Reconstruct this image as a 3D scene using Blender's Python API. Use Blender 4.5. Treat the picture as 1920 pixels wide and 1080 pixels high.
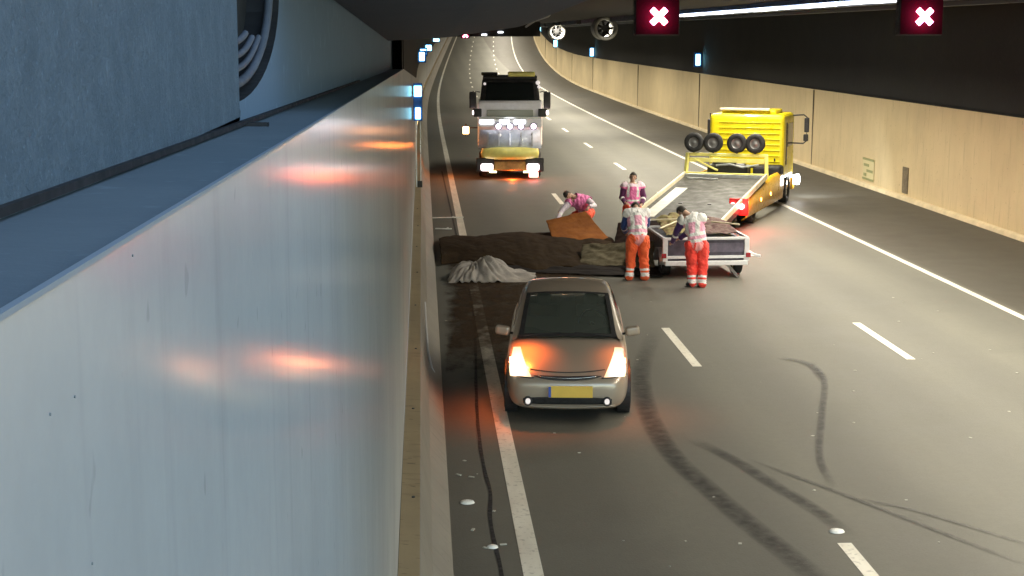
import bpy, bmesh, math, random
from mathutils import Vector, Matrix, noise
from mathutils.bvhtree import BVHTree
random.seed(4)
for o in list(bpy.data.objects): bpy.data.objects.remove(o)
SC = bpy.context.scene
COL = SC.collection

# ------------------------------------------------------------------ camera, world, exposure
cam_d = bpy.data.cameras.new('camera'); cam = bpy.data.objects.new('camera', cam_d); COL.objects.link(cam)
cam.location = (0, 0, 5.23)
cam.rotation_euler = (math.radians(90-9.302), 0, math.radians(-3.311))
cam_d.sensor_width = 36; cam_d.lens = 2900/1920*36
cam_d.clip_start = 0.05; cam_d.clip_end = 3000
SC.camera = cam
w = bpy.data.worlds.new('World'); SC.world = w; w.use_nodes = True
nt = w.node_tree; bg = nt.nodes['Background']
sky = nt.nodes.new('ShaderNodeTexSky'); sky.sky_type = 'NISHITA'; sky.sun_disc = False
sky.sun_elevation = math.radians(15); sky.sun_rotation = math.radians(20)
nt.links.new(sky.outputs[0], bg.inputs[0]); bg.inputs[1].default_value = 0.15
SC.view_settings.view_transform = 'Standard'; SC.view_settings.look = 'None'
SC.view_settings.exposure = 2.6; SC.view_settings.gamma = 1; SC.view_settings.use_curve_mapping = False
SC.cycles.use_denoising = True
SC.cycles.max_bounces = 6; SC.cycles.sample_clamp_indirect = 4.0
LS = .285             # all lit lamps together, against the daylight at the mouth
LAMP_W = 480.0      # one ceiling lamp, watts
PORTAL = 4.0      # the tunnel mouth, just behind and above the camera's reach

# ------------------------------------------------------------------ helpers
def sx(y): return 0 if y < 80 else (y-80)**2/(2*4040)
def sz(y):
    if y < 150: return 0
    if y < 290: return (y-150)**2/4112
    return 140**2/4112 + (y-290)*0.068
def W(x, y, z): return (x+sx(y), y, z+sz(y))

def tag(o, label=None, cat=None, group=None, kind=None):
    if label: o['label'] = label
    if cat: o['category'] = cat
    if group: o['group'] = group
    if kind: o['kind'] = kind
    return o
def empty(name, loc, rz=0, label=None, cat=None, group=None):
    o = bpy.data.objects.new(name, None); COL.objects.link(o)
    o.location = loc; o.rotation_euler = (0, 0, rz); o.empty_display_size = .2
    return tag(o, label, cat, group)
def copy_tree(o, parent=None):
    c = o.copy(); COL.objects.link(c); c.parent = parent
    for ch in o.children: copy_tree(ch, c)
    return c

def lerp(a, b, t): return [x+(y-x)*t for x, y in zip(a, b)]
class MB:
    def __init__(s): s.bm = bmesh.new()
    def box(s, c, d, rot=None, taper=None):
        hx, hy, hz = d[0]/2, d[1]/2, d[2]/2; vs = []
        for z in (-1, 1):
            t = taper if (taper and z > 0) else (1, 1)
            for x, y in ((-1,-1),(1,-1),(1,1),(-1,1)):
                v = Vector((x*hx*t[0], y*hy*t[1], z*hz))
                if rot is not None: v = rot @ v
                vs.append(s.bm.verts.new(v+Vector(c)))
        for f in ((3,2,1,0),(4,5,6,7),(0,1,5,4),(1,2,6,5),(2,3,7,6),(3,0,4,7)):
            s.bm.faces.new([vs[i] for i in f])
        return s
    def bar(s, a, b, wd, ht=None):
        a = Vector(a); b = Vector(b); d = b-a
        q = d.to_track_quat('Y', 'Z').to_matrix()
        return s.box((a+b)/2, (wd, d.length, ht or wd), q)
    def cyl(s, a, b, r0, r1=None, seg=20, caps=True):
        a = Vector(a); b = Vector(b); r1 = r0 if r1 is None else r1
        q = (b-a).to_track_quat('Z', 'Y').to_matrix(); R = []
        for p, r in ((a, r0), (b, r1)):
            R.append([s.bm.verts.new(p+q@Vector((r*math.cos(t), r*math.sin(t), 0))) for t in (2*math.pi*i/seg for i in range(seg))])
        for i in range(seg):
            j = (i+1) % seg; s.bm.faces.new((R[0][i], R[0][j], R[1][j], R[1][i]))
        if caps: s.bm.faces.new(R[0][::-1]); s.bm.faces.new(R[1])
        return s
    def lathe(s, prof, origin=(0,0,0), axis='X', seg=28):
        o = Vector(origin); rings = []
        for (a, r) in prof:
            ring = []
            for i in range(seg):
                t = 2*math.pi*i/seg; c, d = r*math.cos(t), r*math.sin(t)
                v = {'X': (a, c, d), 'Y': (c, a, d), 'Z': (c, d, a)}[axis]
                ring.append(s.bm.verts.new(o+Vector(v)))
            rings.append(ring)
        for k in range(len(rings)-1):
            for i in range(seg):
                j = (i+1) % seg; s.bm.faces.new((rings[k][i], rings[k][j], rings[k+1][j], rings[k+1][i]))
        return s
    def grid(s, rows, uv=None, closed=False):
        vr = [[s.bm.verts.new(p) for p in r] for r in rows]
        lay = s.bm.loops.layers.uv.verify() if uv else None
        for i in range(len(vr)-1):
            n = len(vr[i])
            for j in range(n if closed else n-1):
                k = (j+1) % n
                f = s.bm.faces.new((vr[i][j], vr[i][k], vr[i+1][k], vr[i+1][j]))
                if uv:
                    for l, (a, b) in zip(f.loops, ((i, j), (i, k), (i+1, k), (i+1, j))): l[lay].uv = uv[a][b]
        return s
    def tube(s, pts, r, seg=8):
        pts = [Vector(p) for p in pts]; rings = []
        for i, p in enumerate(pts):
            d = (pts[min(i+1, len(pts)-1)]-pts[max(i-1, 0)]).normalized()
            q = d.to_track_quat('Z', 'Y').to_matrix()
            rings.append([p+q@Vector((r*math.cos(2*math.pi*k/seg), r*math.sin(2*math.pi*k/seg), 0)) for k in range(seg)])
        s.grid(rings, closed=True); return s
    def sphere(s, c, r, seg=16):
        rr = (r, r, r) if not hasattr(r, '__len__') else r
        m = Matrix.Translation(c) @ Matrix.Diagonal((*rr, 1))
        bmesh.ops.create_uvsphere(s.bm, u_segments=seg, v_segments=max(6, seg*2//3), radius=1, matrix=m); return s
    def build(s, name, mat, parent=None, bevel=0, smooth=False, solid=0, subsurf=0, fix=True):
        if fix: bmesh.ops.recalc_face_normals(s.bm, faces=s.bm.faces)
        me = bpy.data.meshes.new(name); s.bm.to_mesh(me); s.bm.free()
        if mat: me.materials.append(mat)
        o = bpy.data.objects.new(name, me); COL.objects.link(o); o.parent = parent
        if smooth:
            for p in me.polygons: p.use_smooth = True
        if solid:
            m = o.modifiers.new('s', 'SOLIDIFY'); m.thickness = solid; m.offset = 0
        if subsurf:
            m = o.modifiers.new('u', 'SUBSURF'); m.levels = m.render_levels = subsurf
        if bevel:
            m = o.modifiers.new('b', 'BEVEL'); m.width = bevel; m.segments = 3; m.limit_method = 'ANGLE'; m.angle_limit = .6
        return o

# ------------------------------------------------------------------ materials
class N:
    def __init__(s, m): s.t = m.node_tree; s.p = s.t.nodes['Principled BSDF']
    def n(s, typ, **kw):
        x = s.t.nodes.new('ShaderNode'+typ)
        for k, v in kw.items():
            if k in x.bl_rna.properties: setattr(x, k, v)
            else: x.inputs[k.replace('_', ' ')].default_value = v
        return x
    def l(s, a, b): s.t.links.new(a, b)
    def coords(s, scale=(1,1,1)):
        g = s.n('NewGeometry'); m = s.n('Mapping'); m.inputs['Scale'].default_value = scale
        s.l(g.outputs['Position'], m.inputs['Vector']); return m.outputs[0]
    def ocoords(s, scale=(1,1,1)):
        g = s.n('TexCoord'); m = s.n('Mapping'); m.inputs['Scale'].default_value = scale
        s.l(g.outputs['Object'], m.inputs['Vector']); return m.outputs[0]
    def noise(s, vec, scale, detail=4, lo=.35, hi=.65, rough=.55):
        x = s.n('TexNoise', Scale=scale, Detail=detail, Roughness=rough); s.l(vec, x.inputs['Vector'])
        r = s.n('MapRange', clamp=True); r.inputs[1].default_value = lo; r.inputs[2].default_value = hi
        s.l(x.outputs[0], r.inputs[0]); return r.outputs[0]
    def mix(s, fac, a, b, mode='MIX'):
        x = s.n('Mix', data_type='RGBA', blend_type=mode)
        for sock, v in ((x.inputs[0], fac), (x.inputs[6], a), (x.inputs[7], b)):
            if isinstance(v, bpy.types.NodeSocket): s.l(v, sock)
            else: sock.default_value = v if sock == x.inputs[0] else (*v, 1)[:4]
        return x.outputs[2]
    def math(s, op, a, b=0.0):
        x = s.n('Math', operation=op)
        for i, v in enumerate((a, b)):
            if isinstance(v, bpy.types.NodeSocket): s.l(v, x.inputs[i])
            else: x.inputs[i].default_value = v
        return x.outputs[0]
    def bump(s, h, strength=.3, dist=.01):
        b = s.n('Bump', Strength=strength, Distance=dist); s.l(h, b.inputs['Height']); s.l(b.outputs[0], s.p.inputs['Normal'])
def mat(name, col=(.5,.5,.5), rough=.5, metal=0, spec=.5, emit=None, es=0, coat=0, vary=0, vscale=6, bump=0):
    m = bpy.data.materials.new(name); m.use_nodes = True; q = N(m); p = q.p
    p.inputs['Base Color'].default_value = (*col, 1); p.inputs['Roughness'].default_value = rough
    p.inputs['Metallic'].default_value = metal; p.inputs['Specular IOR Level'].default_value = spec
    p.inputs['Coat Weight'].default_value = coat
    if emit: p.inputs['Emission Color'].default_value = (*emit, 1); p.inputs['Emission Strength'].default_value = es*LS
    if vary:
        v = q.ocoords(); f = q.noise(v, vscale, 5)
        q.l(q.mix(f, [c*(1-vary) for c in col], [min(1, c*(1+vary*.6)) for c in col]), p.inputs['Base Color'])
        r = q.noise(v, vscale*2.3, 3); mr = q.n('MapRange'); mr.inputs[3].default_value = max(.05, rough-.12); mr.inputs[4].default_value = min(1, rough+.15)
        q.l(r, mr.inputs[0]); q.l(mr.outputs[0], p.inputs['Roughness'])
        if bump: q.bump(q.noise(v, vscale*4, 5), bump, .01)
    return m
def add_light(name, typ, loc, power, col, parent=None, size=None, rot=None, spread=None, spot=None):
    l = bpy.data.lights.new(name, typ); l.energy = power*LS; l.color = col
    if typ == 'AREA':
        l.shape = 'RECTANGLE'; l.size, l.size_y = size
        if spread: l.spread = spread
    else: l.shadow_soft_size = size or .04
    if spot: l.spot_size = spot; l.spot_blend = 1
    o = bpy.data.objects.new(name, l); COL.objects.link(o); o.parent = parent; o.location = loc
    if rot: o.rotation_euler = rot
    return o

# asphalt
def asphalt():
    m = bpy.data.materials.new('asphalt'); m.use_nodes = True; q = N(m)
    c = q.coords(); fine = q.noise(c, 38, 4, .3, .7); mid = q.noise(c, 1.3, 5, .35, .65)
    st = q.noise(q.coords((1.1, .05, 1)), 1.5, 5, .3, .7)
    g = q.n('NewGeometry'); sp = q.n('SeparateXYZ'); q.l(g.outputs['Position'], sp.inputs[0])
    ph = q.math('MULTIPLY', q.math('SUBTRACT', sp.outputs[0], 1.95), 2*math.pi/1.72)
    tr = q.math('MULTIPLY', q.math('ADD', q.math('COSINE', ph), 1), .5)      # wheel tracks
    col = q.mix(mid, (.132,.128,.098), (.155,.150,.116))
    col = q.mix(q.math('MULTIPLY', tr, .27), col, (.055,.053,.046))
    col = q.mix(q.math('MULTIPLY', st, .22), col, (.062,.058,.047))
    col = q.mix(q.math('MULTIPLY', q.noise(c, 8, 6, .4, .6, .75), .22), col, (.075,.072,.058))
    col = q.mix(q.math('MULTIPLY', fine, .42), col, (.15,.145,.13))
    dk = q.n('MapRange', clamp=True); q.l(sp.outputs[0], dk.inputs[0]); dk.inputs[1].default_value = 11.25; dk.inputs[2].default_value = 11.45
    col = q.mix(q.math('MULTIPLY', dk.outputs[0], .75), col, (.052,.044,.031))   # the emergency lane's darker, browner surface
    q.l(col, q.p.inputs['Base Color'])
    r = q.n('MapRange'); r.inputs[3].default_value = .64; r.inputs[4].default_value = .72; q.l(mid, r.inputs[0]); q.l(r.outputs[0], q.p.inputs['Roughness'])
    q.bump(fine, .25, .006); return m
def paint_white():
    m = bpy.data.materials.new('road_paint'); m.use_nodes = True; q = N(m); c = q.coords()
    f = q.noise(c, 14, 5, .55, .75); g = q.noise(q.coords((1, .2, 1)), 3, 4, .4, .7)
    q.l(q.mix(q.math('MULTIPLY', f, .7), q.mix(q.math('MULTIPLY', g, .45), (.8,.77,.66), (.42,.38,.3)), (.16,.15,.12)), q.p.inputs['Base Color'])
    q.p.inputs['Roughness'].default_value = .5; return m
def wall_lining(name, a, b, rough, stain=.5, aniso=.0, spec=.5):
    m = bpy.data.materials.new(name); m.use_nodes = True; q = N(m)
    v = q.noise(q.coords((1, .9, .06)), 2.2, 5, .3, .7)           # runs of dirt down the wall
    v2 = q.noise(q.coords((1, 4, .3)), 2.5, 4, .58, .8)
    big = q.noise(q.coords((1, .25, .5)), .8, 3, .3, .7)
    sp = q.noise(q.coords((1, 3.2, 2.6)), 4.5, 2, .70, .73)
    col = q.mix(q.math('MULTIPLY', v, .35), a, b); col = q.mix(q.math('MULTIPLY', big, .55), col, [x*.88 for x in b])
    soot = q.noise(q.coords((1, .5, .35)), 1.1, 7, .45, .75, .7); col = q.mix(q.math('MULTIPLY', soot, .30), col, [x*.6 for x in b])
    fine = q.noise(q.coords((1, 1, 1)), 28, 6, .35, .65, .7); col = q.mix(q.math('MULTIPLY', fine, .10), col, [x*.7 for x in b])
    col = q.mix(q.math('MULTIPLY', v2, stain), col, [x*.45 for x in b])
    col = q.mix(q.math('MULTIPLY', sp, stain), col, [x*.3 for x in b])
    q.l(col, q.p.inputs['Base Color']); q.p.inputs['Roughness'].default_value = rough
    q.p.inputs['Specular IOR Level'].default_value = spec
    q.bump(v, .06, .01)
    if aniso:
        t = q.n('Tangent', direction_type='UV_MAP'); 
        gl = q.n('BsdfAnisotropic', Roughness=.135, Anisotropy=aniso); q.l(t.outputs[0], gl.inputs['Tangent']); gl.inputs['Color'].default_value = (1, .93, .9, 1)
        df = q.n('BsdfDiffuse'); q.l(col, df.inputs[0]); mx = q.n('MixShader'); mx.inputs[0].default_value = .26
        q.l(df.outputs[0], mx.inputs[1]); q.l(gl.outputs[0], mx.inputs[2]); q.l(mx.outputs[0], q.t.nodes['Material Output'].inputs[0])
    return m
def rough_concrete(name, a, b, scale=9, bump=.6):
    m = bpy.data.materials.new(name); m.use_nodes = True; q = N(m); c = q.coords()
    f = q.noise(c, scale, 8, .35, .65, .7); g = q.noise(c, scale*.25, 3, .3, .7); h = q.noise(c, scale*3, 4, .6, .75)
    q.l(q.mix(q.math('MULTIPLY', h, .5), q.mix(g, q.mix(f, a, b), a), [x*1.6 for x in b]), q.p.inputs['Base Color'])
    q.p.inputs['Roughness'].default_value = .9; q.bump(f, bump, .01); return m

M = {}
M['asphalt'] = asphalt(); M['paint'] = paint_white()
M['lining'] = wall_lining('left_lining', (.53,.545,.53), (.43,.445,.435), .13, .22, .45, .10)
M['lining_r'] = wall_lining('right_lining', (.67,.54,.315), (.53,.42,.235), .6, .6)
M['barrier'] = wall_lining('barrier_concrete', (.30,.28,.23), (.20,.18,.15), .6, .5)
M['ledge'] = wall_lining('barrier_ledge', (.42,.33,.19), (.28,.22,.13), .7, .6)
M['dark_wall'] = rough_concrete('dark_wall_paint', (.012,.012,.011), (.02,.019,.017), 3, .2)
M['ceiling'] = rough_concrete('dark_ceiling', (.010,.010,.011), (.018,.017,.017), 3, .2)
M['recess'] = rough_concrete('rough_concrete', (.105,.15,.19), (.175,.235,.285), 55, .7)
M['recess_smooth'] = rough_concrete('smooth_concrete', (.125,.19,.26), (.145,.215,.29), 4, .1)
M['top_ledge'] = rough_concrete('ledge_concrete', (.115,.145,.16), (.14,.17,.18), 6, .1)
M['beam'] = rough_concrete('beam_concrete', (.028,.045,.07), (.038,.056,.085), 4, .2)
M['black'] = mat('black_rubber', (.015,.015,.016), .7, vary=.3)
M['tyre'] = mat('tyre', (.02,.02,.02), .75, vary=.3)
M['rim'] = mat('rim_metal', (.55,.55,.56), .35, .9, vary=.15)
M['silver'] = mat('silver_paint', (.40,.34,.27), .32, .30, coat=.5)
M['glass'] = mat('dark_glass', (.012,.016,.016), .06, 0, .8)
M['trim'] = mat('dark_trim', (.03,.03,.032), .5, vary=.2)
M['chrome'] = mat('chrome', (.7,.7,.7), .15, 1)
M['yellow'] = mat('yellow_paint', (.80,.66,.01), .38, coat=.3, vary=.10, vscale=2)
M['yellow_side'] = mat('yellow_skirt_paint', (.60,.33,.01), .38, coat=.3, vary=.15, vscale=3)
M['white'] = mat('white_paint', (.78,.78,.8), .35, coat=.3, vary=.06)
M['bluegrey'] = mat('blue_grey_paint', (.60,.66,.78), .35, coat=.3, vary=.12)
M['paleyel'] = mat('pale_yellow_paint', (.85,.78,.22), .4, coat=.3, vary=.08)
M['alu'] = mat('aluminium', (.66,.66,.67), .38, .8, vary=.12)
M['deck'] = mat('deck_steel', (.062,.060,.052), .62, .1, vary=.18, vscale=1.5, bump=.15)
M['railcream'] = mat('cream_rail_paint', (.75,.68,.48), .45, vary=.15)
M['lamp_w'] = mat('white_lamp', (1,1,1), .4, emit=(1,.97,.92), es=30)
M['lamp_head'] = mat('car_headlamp', (.35,.27,.20), .4, emit=(1,.66,.38), es=4)
q = N(M['lamp_head']); g_ = q.n('TexCoord'); sp_ = q.n('SeparateXYZ'); q.l(g_.outputs['Object'], sp_.inputs[0])
dx = q.math('MULTIPLY', q.math('SUBTRACT', q.math('ABSOLUTE', sp_.outputs[0]), .69), 7.5); dz = q.math('MULTIPLY', q.math('SUBTRACT', sp_.outputs[2], .68), 7.0)
ex = q.math('POWER', 2.718, q.math('MULTIPLY', q.math('ADD', q.math('MULTIPLY', dx, dx), q.math('MULTIPLY', dz, dz)), -1.0))
q.l(q.math('ADD', q.math('MULTIPLY', ex, 2.6*LS), .34*LS), q.p.inputs['Emission Strength'])      # bright bulb, dimmer edges of the lens
M['lamp_fog'] = mat('fog_lamp', (.5,.5,.5), .4, emit=(1,.9,.85), es=.4)
M['lamp_t'] = mat('truck_lamp', (1,1,1), .4, emit=(1,.78,.80), es=4)
M['lamp_amber'] = mat('amber_lamp', (1,.4,.05), .4, emit=(1,.22,.03), es=30)
M['lamp_indicator'] = mat('indicator_lens', (1,.4,.05), .4, emit=(1,.30,.12), es=60)
M['lamp_amber2'] = mat('indicator_lens_dim', (1,.4,.05), .4, emit=(1,.30,.10), es=14)
M['lamp_red'] = mat('red_lamp', (1,.1,.05), .4, emit=(1,.10,.08), es=14)
M['lamp_pink'] = mat('bright_tail_lamp', (1,.5,.5), .4, emit=(1,.35,.35), es=9)
M['tube'] = mat('tube_light', (1,1,1), .4, emit=(.90,.95,1), es=5)
M['blue_lamp'] = mat('blue_evac_lamp', (.2,.6,1), .4, emit=(.25,.75,1), es=7)
M['blue_house'] = mat('blue_housing', (.02,.10,.30), .45)
M['cross'] = mat('red_cross_led', (1,.1,.3), .4, emit=(1,.16,.36), es=16)
M['sig_halo'] = mat('signal_halo_panel', (.024,.0015,.007), .9, spec=.1)  # red tint put in so the panel shows the cross's halo
M['galv'] = mat('galvanised', (.5,.52,.52), .45, .6, vary=.2)
M['skin'] = mat('skin', (.52,.32,.23), .55)
M['hair'] = mat('dark_hair', (.03,.02,.015), .7)

# ------------------------------------------------------------------ road, markings, ceiling
ys = [-60, -30, -10, -4] + list(range(0, 81, 8)) + list(range(90, 431, 8))
def sheet(name, prof, m, y0=-4, y1=420, parent=None, kind=None, ystep=None, solid=0):
    Y = sorted(set([y0, y1]+[y for y in (ystep or ys) if y0 < y < y1]))
    rows = [[W(x, y, z) for x, z in prof] for y in Y]
    acc = [0]
    for a, b in zip(prof, prof[1:]): acc.append(acc[-1]+math.dist(a, b))
    uv = [[(y, acc[j]) for j in range(len(prof))] for y in Y]
    o = MB().grid(rows, uv).build(name, m, parent, fix=False, solid=solid)
    if kind: tag(o, kind=kind)
    return o
sheet('road', [(-.3, 0), (4, 0), (8, 0), (11.4, 0), (15.7, 0)], M['asphalt'], -60, 430, kind='structure')
g = MB().grid([[(-400, -500, -.05), (400, -500, -.05)], [(-400, -4.5, -.05), (400, -4.5, -.05)]]).build('ground', mat('ground_soil', (.10,.10,.07), .9, vary=.3), fix=False); tag(g, kind='structure')
mk = MB()
def strip(x, wd, y0, y1, z=.004):
    Y = [y0]+[y for y in range(int(y0)+1, int(y1)+1, 8) if y0 < y < y1]+[y1]
    mk.grid([[W(x-wd/2, y, z), W(x+wd/2, y, z)] for y in Y])
strip(1.05, .20, -30, 420); strip(11.2, .16, -30, 420)
for k in range(-3, 34):
    yt = 15.25+12*(k); strip(4.35, .15, yt-3.3, yt); strip(7.93, .15, yt-3.25+.1+12.2-12, yt+.1+.2)
mk.build('road_markings', M['paint'], fix=False)['kind'] = 'structure'

# thin dark brown layer with ragged soft edges on the shoulder beside the car
def brown_layer_mat():
    m = bpy.data.materials.new('dark_brown_layer'); m.use_nodes = True; q = N(m)
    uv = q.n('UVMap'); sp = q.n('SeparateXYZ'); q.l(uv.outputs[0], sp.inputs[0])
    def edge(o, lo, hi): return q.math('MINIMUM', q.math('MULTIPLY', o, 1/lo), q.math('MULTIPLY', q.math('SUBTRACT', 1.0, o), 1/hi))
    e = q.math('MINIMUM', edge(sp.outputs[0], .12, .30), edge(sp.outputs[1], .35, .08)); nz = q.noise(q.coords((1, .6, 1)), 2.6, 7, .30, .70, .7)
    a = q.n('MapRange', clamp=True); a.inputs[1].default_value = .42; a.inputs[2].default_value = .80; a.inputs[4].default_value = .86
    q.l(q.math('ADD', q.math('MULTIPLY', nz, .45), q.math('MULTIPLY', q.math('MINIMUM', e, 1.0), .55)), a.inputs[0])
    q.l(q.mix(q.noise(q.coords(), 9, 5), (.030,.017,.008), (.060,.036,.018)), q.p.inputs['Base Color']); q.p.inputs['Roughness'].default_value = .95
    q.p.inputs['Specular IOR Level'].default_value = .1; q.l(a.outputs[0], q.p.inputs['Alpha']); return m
def brown_layer(pts_l, pts_r, name):
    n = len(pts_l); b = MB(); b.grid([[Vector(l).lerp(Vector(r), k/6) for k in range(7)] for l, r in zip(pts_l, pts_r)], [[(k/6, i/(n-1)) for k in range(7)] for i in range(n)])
    o = b.build(name, BROWN_LAYER, fix=False); tag(o, 'thin dark brown layer over the left shoulder beside the silver car', 'brown_layer', kind='stuff')
BROWN_LAYER = brown_layer_mat()
brown_layer([(.275, 22.0, .020), (.275, 25, .020), (.275, 29, .020), (.275, 33, .020), (.275, 37.5, .020)], [(1.1, 22.0, .020), (1.6, 25, .020), (2.9, 29, .020), (4.2, 33, .020), (5.4, 37.5, .020)], 'brown_layer')
# skid marks: thin soft-edged rubber films
def skid_mat():
    m = bpy.data.materials.new('tyre_rubber_film'); m.use_nodes = True; q = N(m)
    uv = q.n('UVMap'); sp = q.n('SeparateXYZ'); q.l(uv.outputs[0], sp.inputs[0])
    e = q.math('SUBTRACT', 1.0, q.math('POWER', q.math('ABSOLUTE', q.math('SUBTRACT', q.math('MULTIPLY', sp.outputs[1], 2), 1)), 2.0))
    u = sp.outputs[0]; ends = q.math('MULTIPLY', q.math('MINIMUM', q.math('MULTIPLY', u, 5), 1), q.math('MINIMUM', q.math('MULTIPLY', q.math('SUBTRACT', 1.0, u), 5), 1))
    nz = q.noise(q.coords(), 6, 4, .2, .6)
    a = q.math('MULTIPLY', q.math('MULTIPLY', e, ends), q.math('ADD', q.math('MULTIPLY', nz, .40), .16))
    q.p.inputs['Base Color'].default_value = (.022,.021,.022, 1); q.p.inputs['Roughness'].default_value = .6
    q.l(a, q.p.inputs['Alpha']); return m
M['skid'] = skid_mat()
def cat_rom(P, n=8):
    out = []; P = [Vector(p) for p in P]; Q = [2*P[0]-P[1]]+P+[2*P[-1]-P[-2]]
    for i in range(1, len(Q)-2):
        for k in range(n):
            t = k/n; a, b, c, d = Q[i-1:i+3]
            out.append(.5*((2*b)+(c-a)*t+(2*a-5*b+4*c-d)*t*t+(3*b-a-3*c+d)*t**3))
    return out+[Q[-2]]
sk = MB()
for i, (pts, wd) in enumerate([([(4.23,27.4),(3.45,23.9),(3.13,21.1),(3.10,18.83),(3.27,17.4),(3.48,16),(3.73,14.6),(3.9,13.4)], .34),
                ([(3.5,19.5),(3.85,18.4),(4.08,17.4),(4.31,16.5),(4.49,15.4)], .24),
                ([(4.01,18.5),(4.72,17.1),(5.24,16),(6.1,14.2)], .09), ([(4.88,16.8),(5.36,16.36),(5.76,15.8),(6.4,14.8)], .07),
                ([(5.8,24.5),(6.16,24.0),(6.12,22.8)], .20), ([(6.2,24.1),(6.1,22.8),(5.5,20.6),(4.93,18.5),(4.75,17.1)], .12)]):
    P = cat_rom([(a, b, 0) for a, b in pts]); rows, uv = [], []
    for k, p in enumerate(P):
        d = (P[min(k+1, len(P)-1)]-P[max(k-1, 0)]).normalized(); nrm = Vector((-d.y, d.x, 0)); z = .008+.002*i
        rows.append([(p+nrm*(s-.5)*wd).to_3d()+Vector((0, 0, z)) for s in (1, .5, 0)]); uv.append([(k/(len(P)-1), s) for s in (1, .5, 0)])
    sk.grid(rows, uv)
sk.build('road_skid_marks', M['skid'], fix=False)['kind'] = 'structure'

sheet('ceiling', [(15.9, 6.1), (-.6, 6.1)], M['ceiling'], PORTAL, 424, kind='structure')

# right wall
rw = empty('tunnel_wall', W(15.5, 40, 0), label='cream lined tunnel wall with dark painted top running along the emergency lane', cat='wall')
rw.location = (0, 0, 0)
sheet('lining', [(15.46, .12), (15.5, 3.1)][::-1], M['lining_r'], PORTAL, 424, rw)
sheet('dark_band', [(15.515, 2.9), (15.515, 3.13), (15.62, 3.14), (15.62, 6.2)][::-1], M['dark_wall'], PORTAL, 424, rw)
sheet('kerb', [(15.30, -.01), (15.32, .10), (15.36, .13), (15.47, .13)][::-1], mat('kerb_concrete', (.62,.52,.33), .7, vary=.15, vscale=2), -4, 424, rw)
jm = MB()
for y in (12, 37.5, 60.8, 86.3, 112, 145.5, 171, 200, 230):
    jm.box(Vector(W(15.47, y, 1.6)), (.05, .10 if y > 80 else .05, 2.95))
jm.build('joint_cover', mat('joint_rubber', (.12,.10,.07), .8), rw)

# left wall with lining, ledge, recessed rough concrete and barrier
lw = empty('tunnel_wall', (0, 0, 0), label='pale smooth tunnel wall right beside the camera, with a concrete ledge on top', cat='wall')
def ltop(y): return 5.085-.0148*y if y < 21 else max(3.3, 4.774-.03*(y-21))
YL = [-4, -2, 0, 1, 2, 3.3, 5, 7, 9.3, 12, 16, 20, 21, 26, 32, 40, 48, 56, 64, 72, 80]+list(range(90, 424, 8))
MB().grid([[W(-.24, y, .80), W(-.24, y, ltop(y))] for y in YL], [[(y, 0), (y, 1)] for y in YL]).build('lining', M['lining'], lw, fix=False)
Ya = [y for y in YL if y <= 21]
MB().grid([[(-.24, y, ltop(y)), (-.385, y, ltop(y)+.002)] for y in Ya]).build('top_ledge', M['top_ledge'], lw, fix=False)
MB().box((-.2405, 8.5, 4.96), (.006, 25, .004), Matrix.Rotation(-.0148, 3, 'X')).build('edge_trim', mat('edge_trim_metal', (.27,.30,.32), .6), lw)
# the joint along the back of the ledge and the plug that hangs from it
MB().bar((-.378, -1, ltop(-1)+.010), (-.378, 9.5, ltop(9.5)+.010), .012, .009).build('joint_seal', M['black'], lw)
MB().box((-.352, 3.34, ltop(3.3)+.004), (.05, .022, .010)).build('seal_plug', M['black'], lw)
# rough panel near the camera
MB().box((-.45, -.2, 5.55), (.14, 6.95, .98)).build('rough_panel', M['recess'], lw)
# smooth panel with a rounded dark recess in it
def recess_panel():
    b = MB(); r = []; y0, y1, yc = 3.30, 4.30, 3.35
    arc = []                                       # the curved right edge of the dark opening, from bottom-left up
    for k in range(13):
        t = k/12*math.pi/2; arc.append((3.28+1.05*math.sin(t)*.98, 5.36-.27*math.cos(t)))
    rows = [[(-.385, y, z) for y, z in arc], [(-.385, 3.28+(y-3.28)*1.12+.05, z-.02) for y, z in arc]]
    far = []
    for k in range(13):
        t = k/12; far.append((-.385, 3.28+(21-3.28)*min(1, t*1.0+.02), 5.0))
    b.grid(rows)
    o = [(-.385, y, ltop(y)-.03) for y in (3.28, 3.6, 4, 4.6, 5.5, 7, 9.3, 12, 14, 16, 18, 20, 21)]
    b.grid([rows[1], o])
    b.grid([[(-.385, rows[1][-1][1], rows[1][-1][2]), (-.385, 21, 5.36)], [(-.385, rows[1][-1][1], 6.1), (-.385, 21, 6.1)]])
    b.grid([[(-.385, 21, ltop(21)), (-.385, 21, 5.36)], [o[-1], (-.385, rows[1][-1][1], rows[1][-1][2])]])
    d = MB(); d.grid([[(-.385, y, z) for y, z in arc], [(-.47, y-.02, z) for y, z in arc]])
    d.grid([[(-.385, arc[-1][0], arc[-1][1]), (-.385, arc[-1][0], 6.1)], [(-.47, arc[-1][0]-.02, arc[-1][1]), (-.47, arc[-1][0]-.02, 6.1)]]); d.build('recess_reveal', M['black'], lw, fix=False)  # reveal coloured black, like the dark back, to hold the recess's shade
    b.grid([[(-.385, arc[-1][0], arc[-1][1]), (-.385, arc[-1][0], 6.1)], [(-.385, rows[1][-1][1], arc[-1][1]), (-.385, rows[1][-1][1], 6.1)]])
    return b.build('smooth_panel', M['recess_smooth'], lw, fix=False)
recess_panel()
MB().box((-.49, 4.3, 5.5), (.04, 2.4, 1.0)).build('recess_back', M['dark_wall'], lw)
rib = mat('recess_rib', (.11,.125,.15), .7, vary=.2)
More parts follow.
